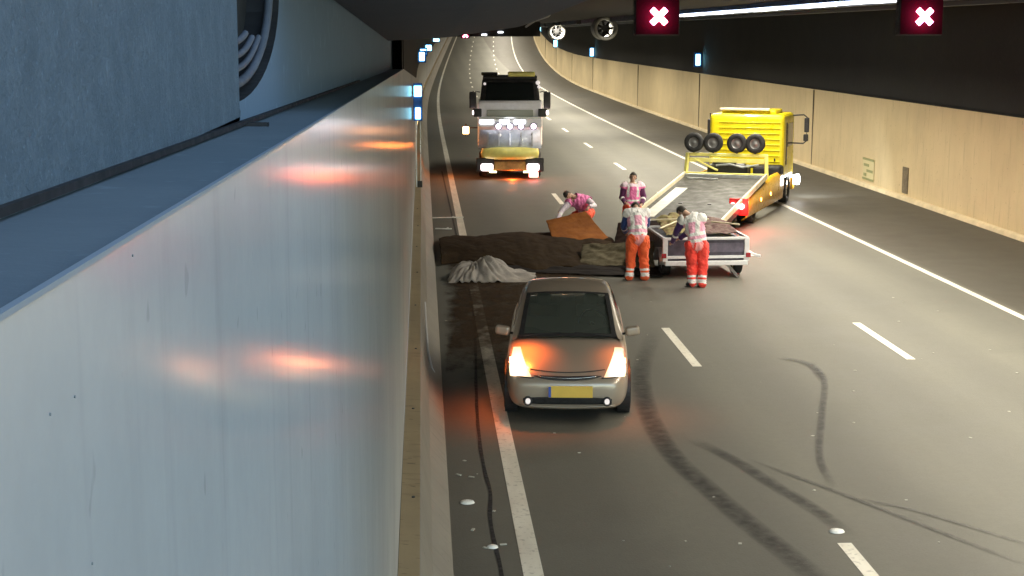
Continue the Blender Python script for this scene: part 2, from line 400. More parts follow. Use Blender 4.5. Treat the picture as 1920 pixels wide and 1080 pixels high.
for k, (rr, zz, lo) in enumerate([(.235, 5.36, 0), (.205, 5.36, 0), (.178, 5.36, 0), (.15, 5.36, 0)]):
    pts = []
    for j in range(12):
        t = j/11*math.pi/2*(.95 if k == 0 else .62-.1*k); pts.append((-.41, 3.42+1.0*rr/.25*math.sin(t)*.93, 5.375-rr*1.08*math.cos(t)))
    if k == 0: pts += [(-.41, pts[-1][1]+.01, 5.5), (-.41, pts[-1][1]+.01, 5.9)]
    MB().tube(pts, .0075 if k else .011, 8).build('curved_rib', rib, lw, smooth=True)
MB().box((-.80, 8.4, 3.1), (.46, 25.0, 6.3)).build('wall_core', M['dark_wall'], lw)
MB().box((-.42, 21.03, 5.2), (.36, .06, 1.9)).build('end_plate', M['dark_wall'], lw)
sheet('dark_band', [(-.245, 0), (-.245, .3)], M['dark_wall'], 20, 21, lw).name = 'dark_band'
MB().grid([[W(-.25, y, 6.15), W(-.25, y, ltop(y)-.3)] for y in YL if y >= 20]).build('dark_upper_wall', M['dark_wall'], lw, fix=False)
wb = MB()
for (y, z) in ((1.28,5.05),(.98,4.99),(1.05,4.985),(1.08,4.855)):
    wb.cyl((-.245, y, z), (-.239, y, z), .0015, .001, 8)
wb.build('bolt', mat('bolt_grey', (.15,.17,.18), .6), lw)['kind'] = 'stuff'
bar = empty('concrete_barrier', (0, 0, 0), label='sloped concrete safety barrier standing along the foot of the left wall', cat='barrier')
sheet('ledge_top', [(-.235, .81), (-.055, .80)][::-1], M['ledge'], -4, 424, bar, ystep=YL)
sheet('barrier_face', [(-.055, .80), (-.045, .79), (.06, .30), (.25, .08), (.27, -.01)][::-1], M['barrier'], -4, 424, bar, ystep=YL)
for k in range(8): MB().cyl((-.12-.02*(k % 2), 14.5+3.6*k, .80), (-.12-.02*(k % 2), 14.5+3.6*k, .815), .018, .015, 10).build('fixing_bolt', M['trim'], bar)
# chipped pale scrape on the barrier beside the car
MB().tube([(.02, 27.2, .52), (.035, 25.0, .46), (.06, 23.6, .36), (.11, 23.0, .24), (.15, 22.9, .18)], .018, 6).build('scraped_edge', mat('scraped_concrete', (.62,.62,.62), .7), bar)

# haunch beam over the camera
hb = MB(); st = []
for y in (4.05, 8, 13, 18):
    z = 5.585-.0197*y; st.append([(-.38, y, z-.07), (.3, y, z-.03), (1.10, y, z+.085), (1.22, y, z+.12), (1.38, y, z+.26), (1.8, y, z+.42), (2.1, y, 6.12), (-.38, y, 6.12)])
hb.grid(st, closed=True); hb.bm.faces.new([hb.bm.verts.new(p) for p in st[-1]]); hb.bm.faces.new([hb.bm.verts.new(p) for p in st[0][::-1]])
bm_ = hb.build('ceiling_beam', M['beam']); tag(bm_, 'dark concrete ceiling beam sloping down over the camera along the left wall', 'beam')
c = MB().tube([(1.20, 17.95, 5.32), (1.25, 17.3, 5.38), (1.34, 16.6, 5.42), (1.38, 16, 5.50), (1.45, 14, 5.58), (1.50, 10, 5.66)], .012, 8).build('hanging_cable', M['galv'], smooth=True)
tag(c, 'grey cable bent around the end of the dark ceiling beam', 'cable')
# portal frame outside, tunnel end
e = MB().box((7.6, 426+0, 18), (40, 1, 30)).build('end_wall', M['dark_wall']); tag(e, kind='structure')
o = MB().box((8.5, PORTAL+.1, 9.2), (50, .5, 5.8)).build('portal_wall', M['beam']); tag(o, 'concrete lintel above the tunnel mouth over the camera', 'wall')
o = MB().box((-8.5, -4.3, 3), (16.2, .5, 6.2)).build('portal_wing_wall', M['beam']); tag(o, 'concrete wing wall left of the tunnel mouth', 'wall')

# ------------------------------------------------------------------ ceiling lamps
ORD = 'first second third fourth fifth sixth seventh eighth ninth tenth eleventh twelfth thirteenth fourteenth fifteenth sixteenth seventeenth eighteenth nineteenth twentieth twenty-first twenty-second'.split()
nlamp = [0, 0]
def ceiling_lamp(y, visible, k):
    x = 9.5; p = W(x, y, 0); L = 2.96 if visible else 7.0 if y < 64 else 11.0
    t = empty('ceiling_light', (p[0], y, 5.9+sz(y)), label='white strip light in the bright unbroken line under the ceiling beyond the lane signals' if visible else 'added unseen louvred ceiling light farther along the tunnel',
              cat='ceiling light', group='strip lights along the tunnel ceiling' if visible else 'added unseen louvred ceiling lights')
    i_ = nlamp[visible]; nlamp[visible] += 1
    t['label'] = ('%s white tube of the bright strip light line, counting from the camera' if visible else '%s added unseen louvred ceiling light, counting from the tunnel mouth inwards') % ORD[i_]
    h = MB(); h.box((0, 0, .13), (.34, L, .12)); h.box((-.15, 0, .03), (.02, L, .12)) if not visible else None; h.box((.16, 0, .04), (.02, L, .12)) if not visible else None
    if not visible: h.box((0, -L/2, .03), (.3, .02, .11))
    h.build('housing', M['blue_house'] if visible else M['trim'], t)
    if visible: MB().cyl((0, -L/2+.03, .02), (0, L/2-.03, .02), .036+.010*(k % 2), seg=10).build('tube', M['tube'], t)
    return t
k = 0
y = 22.0
while y < 63.5: ceiling_lamp(y, True, k); y += 3.0; k += 1
for y in (8, 17): ceiling_lamp(y, False, 0)  # these and the next row are unseen louvred fixtures added to light the tunnel
for y in range(72, 300, 14): ceiling_lamp(y, False, 0)
for y in list(range(8, 64, 9))+list(range(72, 300, 14)):
    add_light('lamp_light', 'AREA', (9.5+sx(y), y, 5.86+sz(y)), LAMP_W*(1 if y < 64 else 1.4 if y < 100 else 1.8), (1, .92, .76), size=(.28, 7.5 if y < 64 else 11.5), rot=(0, 0, 0), spread=math.radians(150))

# cable trays under the ceiling
for x_, lb in ((10.35, 'thin grey cable tray running just right of the bright strip light line'), (12.6, 'thin grey cable tray nearer the dark upper right wall')):
    t = empty('cable_tray', (0, 0, 0), label=lb, cat='cable tray', group='cable trays under the ceiling')
    sheet('tray', [(x_-.14, 5.99), (x_-.14, 5.90), (x_+.14, 5.90), (x_+.14, 5.99)], mat('tray_metal', (.10,.11,.13), .5, .5), PORTAL, 300, t)
    for y in range(12, 110, 7): MB().box(W(x_, y, 5.99), (.05, .05, .22)).build('hanger', M['trim'], t)
    sheet('cable', [(x_-.05, 5.93), (x_, 5.95), (x_+.05, 5.93)], M['black'], PORTAL, 300, t)
# lane signals
def cross(b, s, wd, y):
    for a in (1, -1):
        b.box((0, y, 0), (s*1.42, .03, wd), Matrix.Rotation(a*math.pi/4, 3, 'Y'))
def lane_signal(loc, label, sc=1.0, hw=.58):
    t = empty('lane_signal', loc, label=label, cat='lane signal', group='red cross lane signals')
    MB().box((0, .12, 0), (hw, .16, .48)).build('housing', M['trim'], t, bevel=.015)
    MB().box((0, .025, 0), (hw-.03, .02, .45)).build('face_panel', M['sig_halo'], t)
    b = MB(); cross(b, .185*sc, .075*sc, -.10); b.build('red_cross', M['cross'], t, bevel=.012)
    b = MB(); b.box((0, .12, .43), (.06, .06, .36)); b.box((-.2, .12, .30), (.04, .04, .1)); b.build('bracket', M['trim'], t)
    return t
lane_signal((3.03, 20, 5.46), 'red cross signal above the left lane, at the near end of the white strip light')
lane_signal((6.48, 20, 5.46), 'red cross signal hanging above the middle lane, near the top right corner')
gt = empty('gantry', (3.9, 106.2, 5.62), label='dark gantry beam across the far end of the road, with the tiny red cross', cat='gantry')
MB().box((0, 0, -.02), (8.3, .5, .98)).build('beam', M['ceiling'], gt)
for x_, z_ in ((.35, -.40), (1.45, -.22)): MB().box((x_, -.3, z_), (.34, .1, .10)).build('lamp', M['tube'], gt, bevel=.02)
lane_signal((2.96, 105.6, 5.22), 'tiny red cross signal far down the tunnel above the left lane', 1.6)

# jet fans
def jet_fan(x, y, z, label, r=.55):
    t = empty('jet_fan', W(x, y, z), label=label, cat='fan', group='jet fans under the tunnel ceiling')
    MB().lathe([(-.7, r*.78), (-.86, r*.86), (-.9, r*.98), (-.82, r*1.12), (-.55, r*1.06), (.9, r*1.06), (1.1, r*.98), (1.1, r*.8), (-.7, r*.8)], axis='Y', seg=32).build('casing', mat('fan_casing', (.26,.26,.24), .5, .2, vary=.1), t, smooth=True)
    MB().cyl((0, -.3, 0), (0, .6, 0), r*.3, seg=16).build('hub', M['trim'], t)
    b = MB()
    for i in range(7):
        a = 2*math.pi*i/7; b.box((math.cos(a)*r*.52, -.2, math.sin(a)*r*.52), (r*.5, .03, .12), Matrix.Rotation(-a, 3, 'Y'))
    b.build('blades', M['black'], t)
    for yy in (-.3, .5): MB().box((0, yy, r+.15), (.5, .1, .3)).build('mount', M['trim'], t)
jet_fan(9.35, 80, 5.55, 'pale round jet fan nearer the camera, hanging left of the red cross'); jet_fan(9.55, 112, 5.45, 'smaller farther jet fan hanging left of the other fan')

# evacuation lamps
def evac(x, y, z, label, h=.62, wd=.26, pair=False):
    p = W(x, y, z); t = empty('evacuation_light', p, label=label, cat='wall lamp', group='blue evacuation lights along the walls')
    if pair:
        MB().box((0, .06, .0), (.22, .10, .90)).build('housing', M['blue_house'], t, bevel=.01)
        for zz, w_, h_ in ((.26, .17, .25), (-.27, .12, .27)):
            MB().box((0, -.005, zz), (w_, .03, h_)).build('lamp_panel', M['blue_lamp'], t, bevel=.01)
        MB().box((-.045, .07, -1.25), (.028, .03, 1.6)).box((.055, .07, -1.2), (.022, .03, 1.5)).build('cable_duct', M['alu'], t)
        MB().box((.03, .05, -1.98), (.12, .06, .16)).build('junction_box', M['trim'], t)
    else:
        MB().box((0, .06, 0), (wd+.20, .1, h+.22)).build('housing', M['blue_house'], t, bevel=.01)
        MB().box((0, -.005, 0), (wd, .03, h)).build('lamp_panel', M['blue_lamp'], t, bevel=.01)
    return t
evac(15.36, 86.3, 3.85, 'brightest blue lamp above the cream wall, above the yellow tow truck', .6, .24)
evac(15.36, 145.5, 3.62, 'middle small blue lamp of the row above the cream wall', .7, .3)
evac(15.36, 200, 3.5, 'farthest small blue lamp of the row above the cream wall', .8, .4)
evac(15.36, 255, 3.5, 'last speck of a lamp above the bend of the cream wall', .8, .6)
evac(-.10, 37.5, 3.63, 'tall pair of cyan lamp panels on the left wall with a duct below', pair=True)
evac(.0, 93, 3.95, 'blue lamp on the left wall above and beyond the cyan pair', .5, .30)
evac(.0, 112, 4.0, 'smaller blue lamp on the left wall just beyond the second one', .4, .4)
evac(.1, 148, 4.0, 'tiny blue lamp high on the left wall before the bend', .5, .5)
evac(.3, 190, 4.2, 'last pinprick of blue light on the left wall at the bend', .3, .7)

# wall sign, hatch and road details
t = empty('wall_sign', (15.44, 52.8, .62), label='small green framed sign low on the cream wall behind the tow truck', cat='sign')
gm = mat('green_sign_paint', (.26,.27,.12), .6)
MB().box((0, 0, 0), (.03, 1.3, .75)).build('panel', mat('sign_face', (.55,.48,.27), .6), t)
MB().box((-.02, 0, .34), (.02, 1.3, .07)).box((-.02, 0, -.34), (.02, 1.3, .07)).box((-.02, .2, .14), (.02, .6, .09)).box((-.02, -.2, -.05), (.02, .7, .09)).box((-.02, .35, -.2), (.02, .3, .1)).build('markings', gm, t)
t = MB().box((15.45, 48.7, .62), (.04, .55, .85)).build('wall_stain', mat('stain_tone', (.16,.13,.08), .7, vary=.3), bevel=.02); tag(t, 'narrow dark hatch low on the cream wall right of the green sign', 'smudge')  # thin plate standing in for a dark stain on the lining
b = MB(); P = cat_rom([(.94,33,0),(.93,28.2,0),(.74,21.5,0),(.71,18.7,0),(.745,17.3,0),(.70,16.1,0),(.735,14.4,0),(.70,11,0)])
b.grid([[(p.x-.022-.006*math.sin(p.y*5), p.y, .004), (p.x+.022, p.y, .004)] for p in P])
b.grid([[(.72, 60, .004), (.77, 60, .004)], [(.90, 33, .004), (.95, 33, .004)]])
b.build('road_slot', M['black'], fix=False)['kind'] = 'structure'
STUD = mat('stud_white', (.85,.85,.8), .3, vary=.05)
for x, y, r, lb in ((.47, 16.88, .085, 'oval white road stud between the barrier and the edge line'), (4.37, 15.62, .085, 'round white road stud at the tip of the nearest lane dash'), (.685, 15.32, .06, 'chipped white road stud beside the dark slot')):
    o = MB().lathe([(0, r), (.018, r*.85), (.026, r*.5), (.028, .001)], (0, 0, 0), 'Z', 20).build('road_stud', STUD, smooth=True)
    o.location = (x, y, .004); o.scale = (1, .9, 1); tag(o, lb, 'road stud', 'white road studs')
b = MB()
for k in range(55):
    x = random.uniform(.3, 10.5); y = random.uniform(13.6, 31); s = random.uniform(.008, .03)
    b.box((x, y, .006), (s*1.6, s*1.2, .006), Matrix.Rotation(random.random()*3, 3, 'Z'))
for x, y in ((.5,15.9),(.62,15.3),(.4,18),(.8,15.4),(.55,17.9)):
    b.box((x, y, .008), (.07, .03, .01), Matrix.Rotation(random.random()*3, 3, 'Z'))
o = b.build('debris', mat('grit', (.45,.44,.38), .8)); tag(o, 'scattered pale grit and glass crumbs on the asphalt', 'debris', kind='stuff')
for x, y, l, rz, lb in ((.72, 44.4, .9, .12, 'thin pale splinter lying across the slot near the edge line'), (.55, 41.8, .45, -.2, 'short pale scrap lying near the barrier foot')):
    o = MB().box((0, 0, .02), (l, .05, .03)).box((l*.2, .06, .02), (.05, .3, .02)).build('broken_strip', STUD, bevel=.005); o.location = (x, y, .005); o.rotation_euler.z = rz; tag(o, lb, 'debris')

# ------------------------------------------------------------------ vehicles: shared pieces
def wheel(parent, c, r=.31, wd=.20, seg=32, hubr=.62, name='wheel'):
    h = wd/2
    t = MB().lathe([(-h*.6, r*hubr), (-h, r*.72), (-h, r*.9), (-h*.8, r*.985), (h*.8, r*.985), (h, r*.9), (h, r*.72), (h*.6, r*hubr), (-h*.6, r*hubr)], c, 'X', seg).build(name, M['tyre'], parent, smooth=True)
    b = MB().lathe([(-h*.55, r*hubr), (-h*.6, r*.5), (-h*.3, r*.42), (-h*.35, r*.1), (-h*.35, .001)], c, 'X', seg)
    b.lathe([(h*.55, r*hubr), (h*.6, r*.5), (h*.3, r*.42), (h*.35, r*.1), (h*.35, .001)], c, 'X', seg)
    b.build('rim', M['rim'], t, smooth=True); return t

# ------------------------------------------------------------------ silver hatchback facing the camera
car = empty('hatchback_car', (1.93, 20.35, 0), math.radians(-5.2), 'silver hatchback with both headlights on, facing the camera in the left lane', 'car')
car.scale = (1.0, 1.04, 1.05)
def sec(y, wd, zb, zm, zs, ze, zt, top=.80):
    h = [(0, zb), (wd*.80, zb), (wd*.97, zb+.07), (wd*1.0, zm), (wd*.985, zs), (wd*top, ze), (wd*.42, (ze+2*zt)/3), (0, zt)]
    L = [(-x, z) for x, z in h[1:-1]]
    return [Vector((x, y, z)) for x, z in h+L[::-1]]
S = [sec(.015, .60, .27, .40, .50, .545, .55, .75), sec(.05, .70, .20, .42, .56, .60, .61), sec(.14, .775, .17, .42, .60, .665, .68), sec(.36, .835, .16, .45, .68, .755, .775), sec(.75, .862, .16, .50, .80, .87, .885, .84),
     sec(1.08, .864, .16, .52, .87, .945, .965, .86), sec(1.7, .864, .16, .54, .92, .955, .965, .86), sec(2.6, .864, .16, .56, .95, .97, .98, .86), sec(3.5, .86, .16, .6, .99, 1.0, 1.01, .84), sec(4.1, .82, .2, .6, .98, 1.02, 1.03, .8), sec(4.36, .74, .3, .6, .92, .98, 1.0, .8), sec(4.44, .6, .42, .6, .86, .9, .92, .8)]
hb = MB(); hb.grid(S, closed=True)
for r_, fl in ((S[0], 1), (S[-1], 0)):
    cpt = sum(r_, Vector())/len(r_); vs = [v for v in hb.bm.verts if any((v.co-p).length < 1e-6 for p in r_)]
    cv = hb.bm.verts.new(cpt+Vector((0, -.015 if fl else .01, 0)))
    order = [min(hb.bm.verts, key=lambda v: (v.co-p).length) for p in r_]
    for i in range(len(order)): hb.bm.faces.new((order[i], order[(i+1) % len(order)], cv))
hull = hb.build('body', M['silver'], car, smooth=True, subsurf=2)
# wheel arches are dark wells standing just proud of the sides
for yy in (.86, 3.45):
    for s in (-1, 1):
        MB().cyl((s*.70, yy, .33), (s*.871, yy, .33), .365, seg=36).build('wheel_arch', M['trim'], car)
        wheel(car, (s*.785, yy, .31), .31, .20)
# greenhouse
def row(y, wb, zb, wr, zr, crown=.03):
    h = [(wb, zb), (wb*.5+wr*.5+.02, zb*.45+zr*.55-.01), (wr, zr-.045), (wr*.90, zr-.008), (wr*.5, zr+crown*.6), (0, zr+crown)]
    return [Vector((-x, y, z)) for x, z in h]+[Vector((x, y, z)) for x, z in h[-2::-1]]
R0 = row(1.02, .775, .93, .77, .955, .005); R1 = row(1.35, .78, .94, .735, 1.13, .01); R2 = row(1.70, .78, .94, .70, 1.29, .012); R3 = row(2.02, .78, .95, .665, 1.40, .015); R4 = row(2.30, .78, .955, .655, 1.445, .018)
R5 = row(2.75, .765, .96, .63, 1.465, .02); R6 = row(3.3, .75, .98, .61, 1.43, .02); R7 = row(3.85, .70, .99, .52, 1.24, .03); R8 = row(4.25, .62, 1.0, .48, 1.05, .02)
rows = [R0, R1, R2, R3, R4, R5, R6, R7, R8]; gb = MB(); vr = [[gb.bm.verts.new(p) for p in r] for r in rows]
for i in range(len(rows)-1):
    for j in range(10):
        if i < 3 and 3 <= j <= 6: continue          # windscreen opening
        gb.bm.faces.new((vr[i][j], vr[i][j+1], vr[i+1][j+1], vr[i+1][j]))
gb.build('roof', M['silver'], car, smooth=True, subsurf=2)
MB().grid([[p+Vector((0, .012, -.004)) for p in r[3:8]] for r in rows[:4]]).build('windscreen', None, car, smooth=True, subsurf=2)
ws = bpy.data.objects['windscreen']
gm = bpy.data.materials.new('windscreen_glass'); gm.use_nodes = True; q = N(gm); gl = q.n('BsdfGlossy', Roughness=.04); tr = q.n('BsdfTransparent'); tr.inputs[0].default_value = (.84,.92,.88,1)
mx = q.n('MixShader'); fr = q.n('Fresnel', IOR=1.45); q.l(q.math('ADD', fr.outputs[0], .05), mx.inputs[0]); q.l(tr.outputs[0], mx.inputs[1]); q.l(gl.outputs[0], mx.inputs[2]); dd = q.n('BsdfDiffuse'); dd.inputs[0].default_value = (.16,.19,.165,1); m2_ = q.n('MixShader'); m2_.inputs[0].default_value = .30; q.l(mx.outputs[0], m2_.inputs[1]); q.l(dd.outputs[0], m2_.inputs[2]); q.l(m2_.outputs[0], q.t.nodes['Material Output'].inputs[0])  # grey-green diffuse share put in for the reflection on the glass
ws.data.materials.append(gm)
for s in (-1, 1):
    b = MB(); b.grid([[Vector((s*(abs(r[1].x)+.006), r[1].y, r[1].z+.05)) if 0 else Vector((s*(.012+abs(r[0].x)*.93+abs(r[2].x)*.07), r[0].y+.08, r[0].z+.04)), Vector((s*(.012+abs(r[1].x)), r[1].y+.06, r[1].z)), Vector((s*(.014+abs(r[2].x)), r[2].y+.02, r[2].z-.02))] for r in rows[1:8]])
    b.build('side_window', M['glass'], car, smooth=True, subsurf=1)
MB().box((0, 1.5, .93), (1.3, .55, .06)).box((0, 1.85, .78), (1.34, .3, .3)).build('dashboard', mat('dashboard_plastic', (.22,.19,.16), .5), car, bevel=.03)
for s in (-1, 1):
    b = MB(); b.box((s*.36, 2.55, .85), (.46, .12, .6), Matrix.Rotation(-.2, 3, 'X')); b.box((s*.36, 2.6, 1.22), (.22, .09, .16)); b.build('seat', mat('seat_fabric', (.6,.6,.5), .85), car, bevel=.04)
MB().lathe([(.0, .175), (.015, .19), (0, .205), (-.015, .19), (0, .175)], (.36, 1.98, .98), 'Y', 24).cyl((.36, 1.9, .95), (.36, 2.0, .98), .04).build('steering_wheel', M['trim'], car, smooth=True)
MB().box((0, 1.93, 1.335), (.22, .03, .06)).build('rear_view_mirror', M['alu'], car, bevel=.01)
# fittings wrapped onto the front of the body
dg = bpy.context.evaluated_depsgraph_get(); dg.update()
bvh = BVHTree.FromObject(hull, dg)
def patch(name, fn, nu, nv, m, parent, off=.008, d=Vector((0, 1, -.25)).normalized(), depth=.012):
    rows = []
    for i in range(nu+1):
        r = []
        for j in range(nv+1):
            x, z = fn(i/nu, j/nv); o = Vector((x, 0, z))-d*1.5
            h = bvh.ray_cast(o, d, 5)
            p, n_ = (h[0], h[1]) if h[0] else (Vector((x, .4, z)), Vector((0, -1, 0)))
            r.append(p-d*off)
        rows.append(r)
    return MB().grid(rows).build(name, m, parent, smooth=True, solid=depth)
# (x, z) below are given in the plane y = 0 seen along d
def pz(y, z): return z+y*.25           # a point at (y, z) on the body -> its z in that plane
for s in (-1, 1):
    lamp = patch('headlight', lambda u, v: (s*((.60+.05*(1-v)**.5*0+(.055*v))*(1-u)+(.80-.06*abs(v-.3))*u-(1-u)*.11*(1-v)**1.5), pz(.22+.62*v, .60+.25*v) - (1-u)*.02*(1-v)), 8, 10, M['lamp_head'], car, .012)
    ind = patch('indicator', lambda u, v: (s*(.73+.07*u), .84+.07*v), 3, 3, M['lamp_indicator' if s < 0 else 'lamp_amber2'], lamp, .022)
    MB().cyl((s*.535, -.035, .315), (s*.535, .10, .315), .034, seg=20).build('fog_light', M['lamp_fog'], car)
    MB().lathe([(0, .001)] and [(-.02, .045), (-.025, .058), (.03, .06)], (s*.535, -.01, .315), 'Y', 20).build('fog_surround', M['trim'], car, smooth=True)
patch('upper_grille', lambda u, v: ((u-.5)*.92, pz(.06, .600) + .052*(v-.5)*(1-(2*u-1)**4)*1.1 + .035*(2*u-1)**2), 20, 4, M['trim'], car, .008)
patch('grille_bar', lambda u, v: ((u-.5)*.80, pz(.06, .602) + .010*(v-.5) + .03*(2*u-1)**2), 20, 2, M['chrome'], car, .02)
patch('bonnet_gap', lambda u, v: ((u-.5)*1.02, pz(.10, .672) + .008*(v-.5) + .045*(2*u-1)**2), 20, 1, M['trim'], car, .004)
for s in (-1, 1):
    patch('lamp_gap', lambda u, v: (s*(.46+.36*u), pz(.15, .585)+.012*(v-.5)+.07*u**2), 10, 1, M['trim'], car, .006)
patch('lower_intake', lambda u, v: ((u-.5)*1.20, pz(.02, .315) + .092*(v-.5)*(1-.35*(2*u-1)**4)), 20, 4, M['black'], car, .008)
patch('bumper_lip', lambda u, v: ((u-.5)*1.30, pz(.04, .215) + .028*(v-.5)+.03*(2*u-1)**2), 20, 3, M['silver'], car, .022)
MB().box((.04, -.035, .445), (.60, .014, .15)).build('number_plate', mat('plate_yellow', (.80,.55,.10), .4, vary=.06), car, bevel=.004)
MB().box((-.24, -.0435, .445), (.035, .004, .14)).build('plate_band', mat('plate_blue', (.05,.12,.5), .4), bpy.data.objects['number_plate'])
for s in (-1, 1):
    m_ = MB().box((0, 0, 0), (.21, .11, .13)).build('wing_mirror', M['silver'], car, bevel=.04); m_.location = (s*.93, 1.33, .99); m_.rotation_euler = (0, s*-.12, s*.15)
    MB().bar((s*.78, 1.42, .93), (s*.88, 1.36, .96), .05, .03).build('mirror_stalk', M['trim'], car)
    MB().bar((s*.62, 1.02, .975), (s*.1, 1.10, 1.005), .016, .012).build('wiper', M['black'], car)
add_light('indicator_glow', 'SPOT', (-.66, .56, 1.25), 62, (1, .16, .02), car, .06, spot=math.radians(125))
add_light('indicator_glow', 'SPOT', (.86, .50, 1.25), 26, (1, .20, .03), car, .06, spot=math.radians(125))
add_light('indicator_side_glow', 'SPOT', (-1.0, 1.0, .95), 4, (1, .20, .03), car, .06, spot=math.radians(130))
add_light('indicator_side_glow', 'SPOT', (1.02, .6, .75), 2, (1, .20, .03), car, .06, spot=math.radians(130))
# dark bonded edge of the windscreen
sb = MB()
def gp(i_, j_): return rows[int(i_)][j_]
for j0, j1 in ((3, 4), (7, 6)):
    sb.grid([[rows[i_][j0]+Vector((0, -.004, .008)), Vector(lerp(rows[i_][j0], rows[i_][j1], .22))+Vector((0, -.004, .010))] for i_ in range(4)])
sb.grid([[rows[3][j_]+Vector((0, -.004, .009)) for j_ in range(3, 8)], [Vector(lerp(rows[3][j_], rows[2][j_], .16))+Vector((0, -.004, .010)) for j_ in range(3, 8)]])
sb.grid([[rows[0][j_]+Vector((0, -.004, .012)) for j_ in range(3, 8)], [Vector(lerp(rows[0][j_], rows[1][j_], .18))+Vector((0, -.004, .014)) for j_ in range(3, 8)]])
sb.build('windscreen_edge', M['black'], car)

# ------------------------------------------------------------------ yellow tow truck, heading away, tilted bed slid back
tow = empty('tow_truck', (8.83, 44.7, 0), -math.radians(23), 'yellow tow truck seen from behind with its tilted flatbed lowered towards the trailer', 'truck')
# local: +y is the truck's forward direction; y = 0 the front edge of the slid bed, cab back at y = 3
cabm = MB(); cabm.box((0, 3.95, 1.80), (2.34, 1.9, 2.02)); cabm.build('cab', M['yellow'], tow, bevel=.14)
rib = MB()
for i in range(9): rib.box((.1, 2.985, 1.2+.17*i), (1.9, .03, .03))
rib.build('cab_back_ribs', M['yellow'], tow, bevel=.01)
MB().box((0, 3.9, 2.86), (1.7, 1.2, .14)).build('roof_deflector', M['yellow'], tow, bevel=.05)
MB().box((-.1, 3.2, 2.95), (1.55, .2, .07)).build('light_bar', M['railcream'], tow, bevel=.02)
MB().box((1.174, 4.1, 2.15), (.012, .95, .72)).build('side_window', M['glass'], tow, bevel=.004)
MB().box((1.176, 3.45, 1.9), (.01, .16, 1.3)).build('door_pillar', M['trim'], tow)
MB().box((0, 4.90, 2.1), (2.1, .02, .85)).build('windscreen', M['glass'], tow)
mm = MB(); mm.tube([(1.17, 4.55, 2.72), (1.5, 4.62, 2.74), (1.60, 4.62, 2.66), (1.60, 4.62, 1.92), (1.5, 4.62, 1.84), (1.17, 4.55, 1.85)], .022)
mm.build('mirror_arm', M['trim'], tow)
MB().box((1.60, 4.60, 2.42), (.15, .10, .46)).build('mirror', M['trim'], tow, bevel=.03); MB().box((1.58, 4.60, 2.02), (.15, .10, .22)).build('mirror', M['trim'], tow, bevel=.03)
mm = MB(); mm.tube([(-1.17, 4.55, 2.72), (-1.5, 4.62, 2.74), (-1.50, 4.62, 1.92), (-1.17, 4.55, 1.85)], .022); mm.build('mirror_arm', M['trim'], tow)
MB().box((-1.5, 4.60, 2.3), (.15, .10, .5)).build('mirror', M['trim'], tow, bevel=.03)
MB().box((.9, 2.985, 1.42), (.05, .03, .10)).build('hatch_lock', M['black'], tow)
MB().box((0, 4.0, .62), (2.2, 1.7, .36)).build('cab_base', M['yellow_side'], tow, bevel=.06)
MB().box((0, 4.93, .55), (2.36, .25, .40)).build('bumper', M['yellow_side'], tow, bevel=.05)
MB().cyl((1.08, 4.93, .66), (1.30, 5.06, .66), .13, .17, 20).build('headlight', M['lamp_w'], tow)
MB().cyl((-.9, 4.95, .66), (-.9, 5.08, .66), .12, seg=20).build('headlight', M['lamp_w'], tow)
add_light('headlight_beam', 'SPOT', (1.3, 5.3, .66), 220, (.85, .93, 1), tow, .08, rot=(math.radians(76), 0, math.radians(-12)), spot=math.radians(95))
# chassis, skirt and wheels
ch = MB(); ch.box((-.4, .2, .62), (.10, 8.2, .24)).box((.4, .2, .62), (.10, 8.2, .24))
for yy in (-3.6, -1.5, .6, 2.4): ch.box((0, yy, .62), (.8, .1, .16))
ch.build('chassis', M['trim'], tow)
for s in (-1, 1):
    wheel(tow, (s*1.0, 4.1, .46), .46, .28); wheel(tow, (s*.95, -1.6, .46), .46, .42)
sk_ = []
for y_ in (-2.9, -2.6, -1.6, -.2, 1.2, 2.2, 2.75):
    t_ = max(0, (y_+2.9)/5.65); zt = .78+.32*min(1, t_*1.5); sk_.append([(1.10, y_, zt), (1.20, y_, zt-.08), (1.225, y_, .55), (1.20, y_, .30), (1.08, y_, .22)])
MB().grid(sk_).build('side_skirt', M['yellow_side'], tow, smooth=True, solid=.03)
MB().grid([[(-x, y, z) for x, y, z in r] for r in sk_]).build('side_skirt', M['yellow_side'], tow, smooth=True, solid=.03)
# black box put in for the dark of the gap between cab and skirt
MB().box((.78, 2.62, 1.06), (.86, .66, .46)).box((-.4, 2.6, .95), (1.1, .5, .5)).build('dark_gap_box', M['black'], tow, bevel=.10)
MB().cyl((1.23, .6, .62), (1.245, .6, .62), .05, seg=14).cyl((1.23, -.9, .60), (1.245, -.9, .60), .05, seg=14).build('side_marker', M['lamp_amber'], tow)
# headboard with four small dolly wheels standing on it
hf = MB()
for s in (-1, 1): hf.bar((s*1.2, .05, 1.1), (s*1.16, .12, 1.78), .10, .09)
hf.box((0, .13, 1.76), (2.4, .09, .09)).box((0, .12, 1.60), (2.3, .07, .12)).box((0, .06, 1.20), (2.4, .08, .08))
hf.bar((-.95, .10, 1.62), (-.25, .10, 1.30), .07, .05)
hf.build('headboard', M['paleyel'], tow, bevel=.012)
hf = MB(); hf.box((0, .5, 1.30), (1.2, .5, .30)); hf.cyl((-.5, .45, 1.34), (.5, .45, 1.34), .16); hf.box((.5, .3, 1.42), (.6, .12, .05)); hf.box((-.1, .35, 1.5), (.7, .1, .06))
hf.build('winch', M['trim'], tow, bevel=.03)
hf = MB(); hf.tube([(-.3, .1, 1.45), (.1, .05, 1.5), (.5, .05, 1.42), (.95, .1, 1.5)], .03); hf.build('winch_hose', M['galv'], tow)
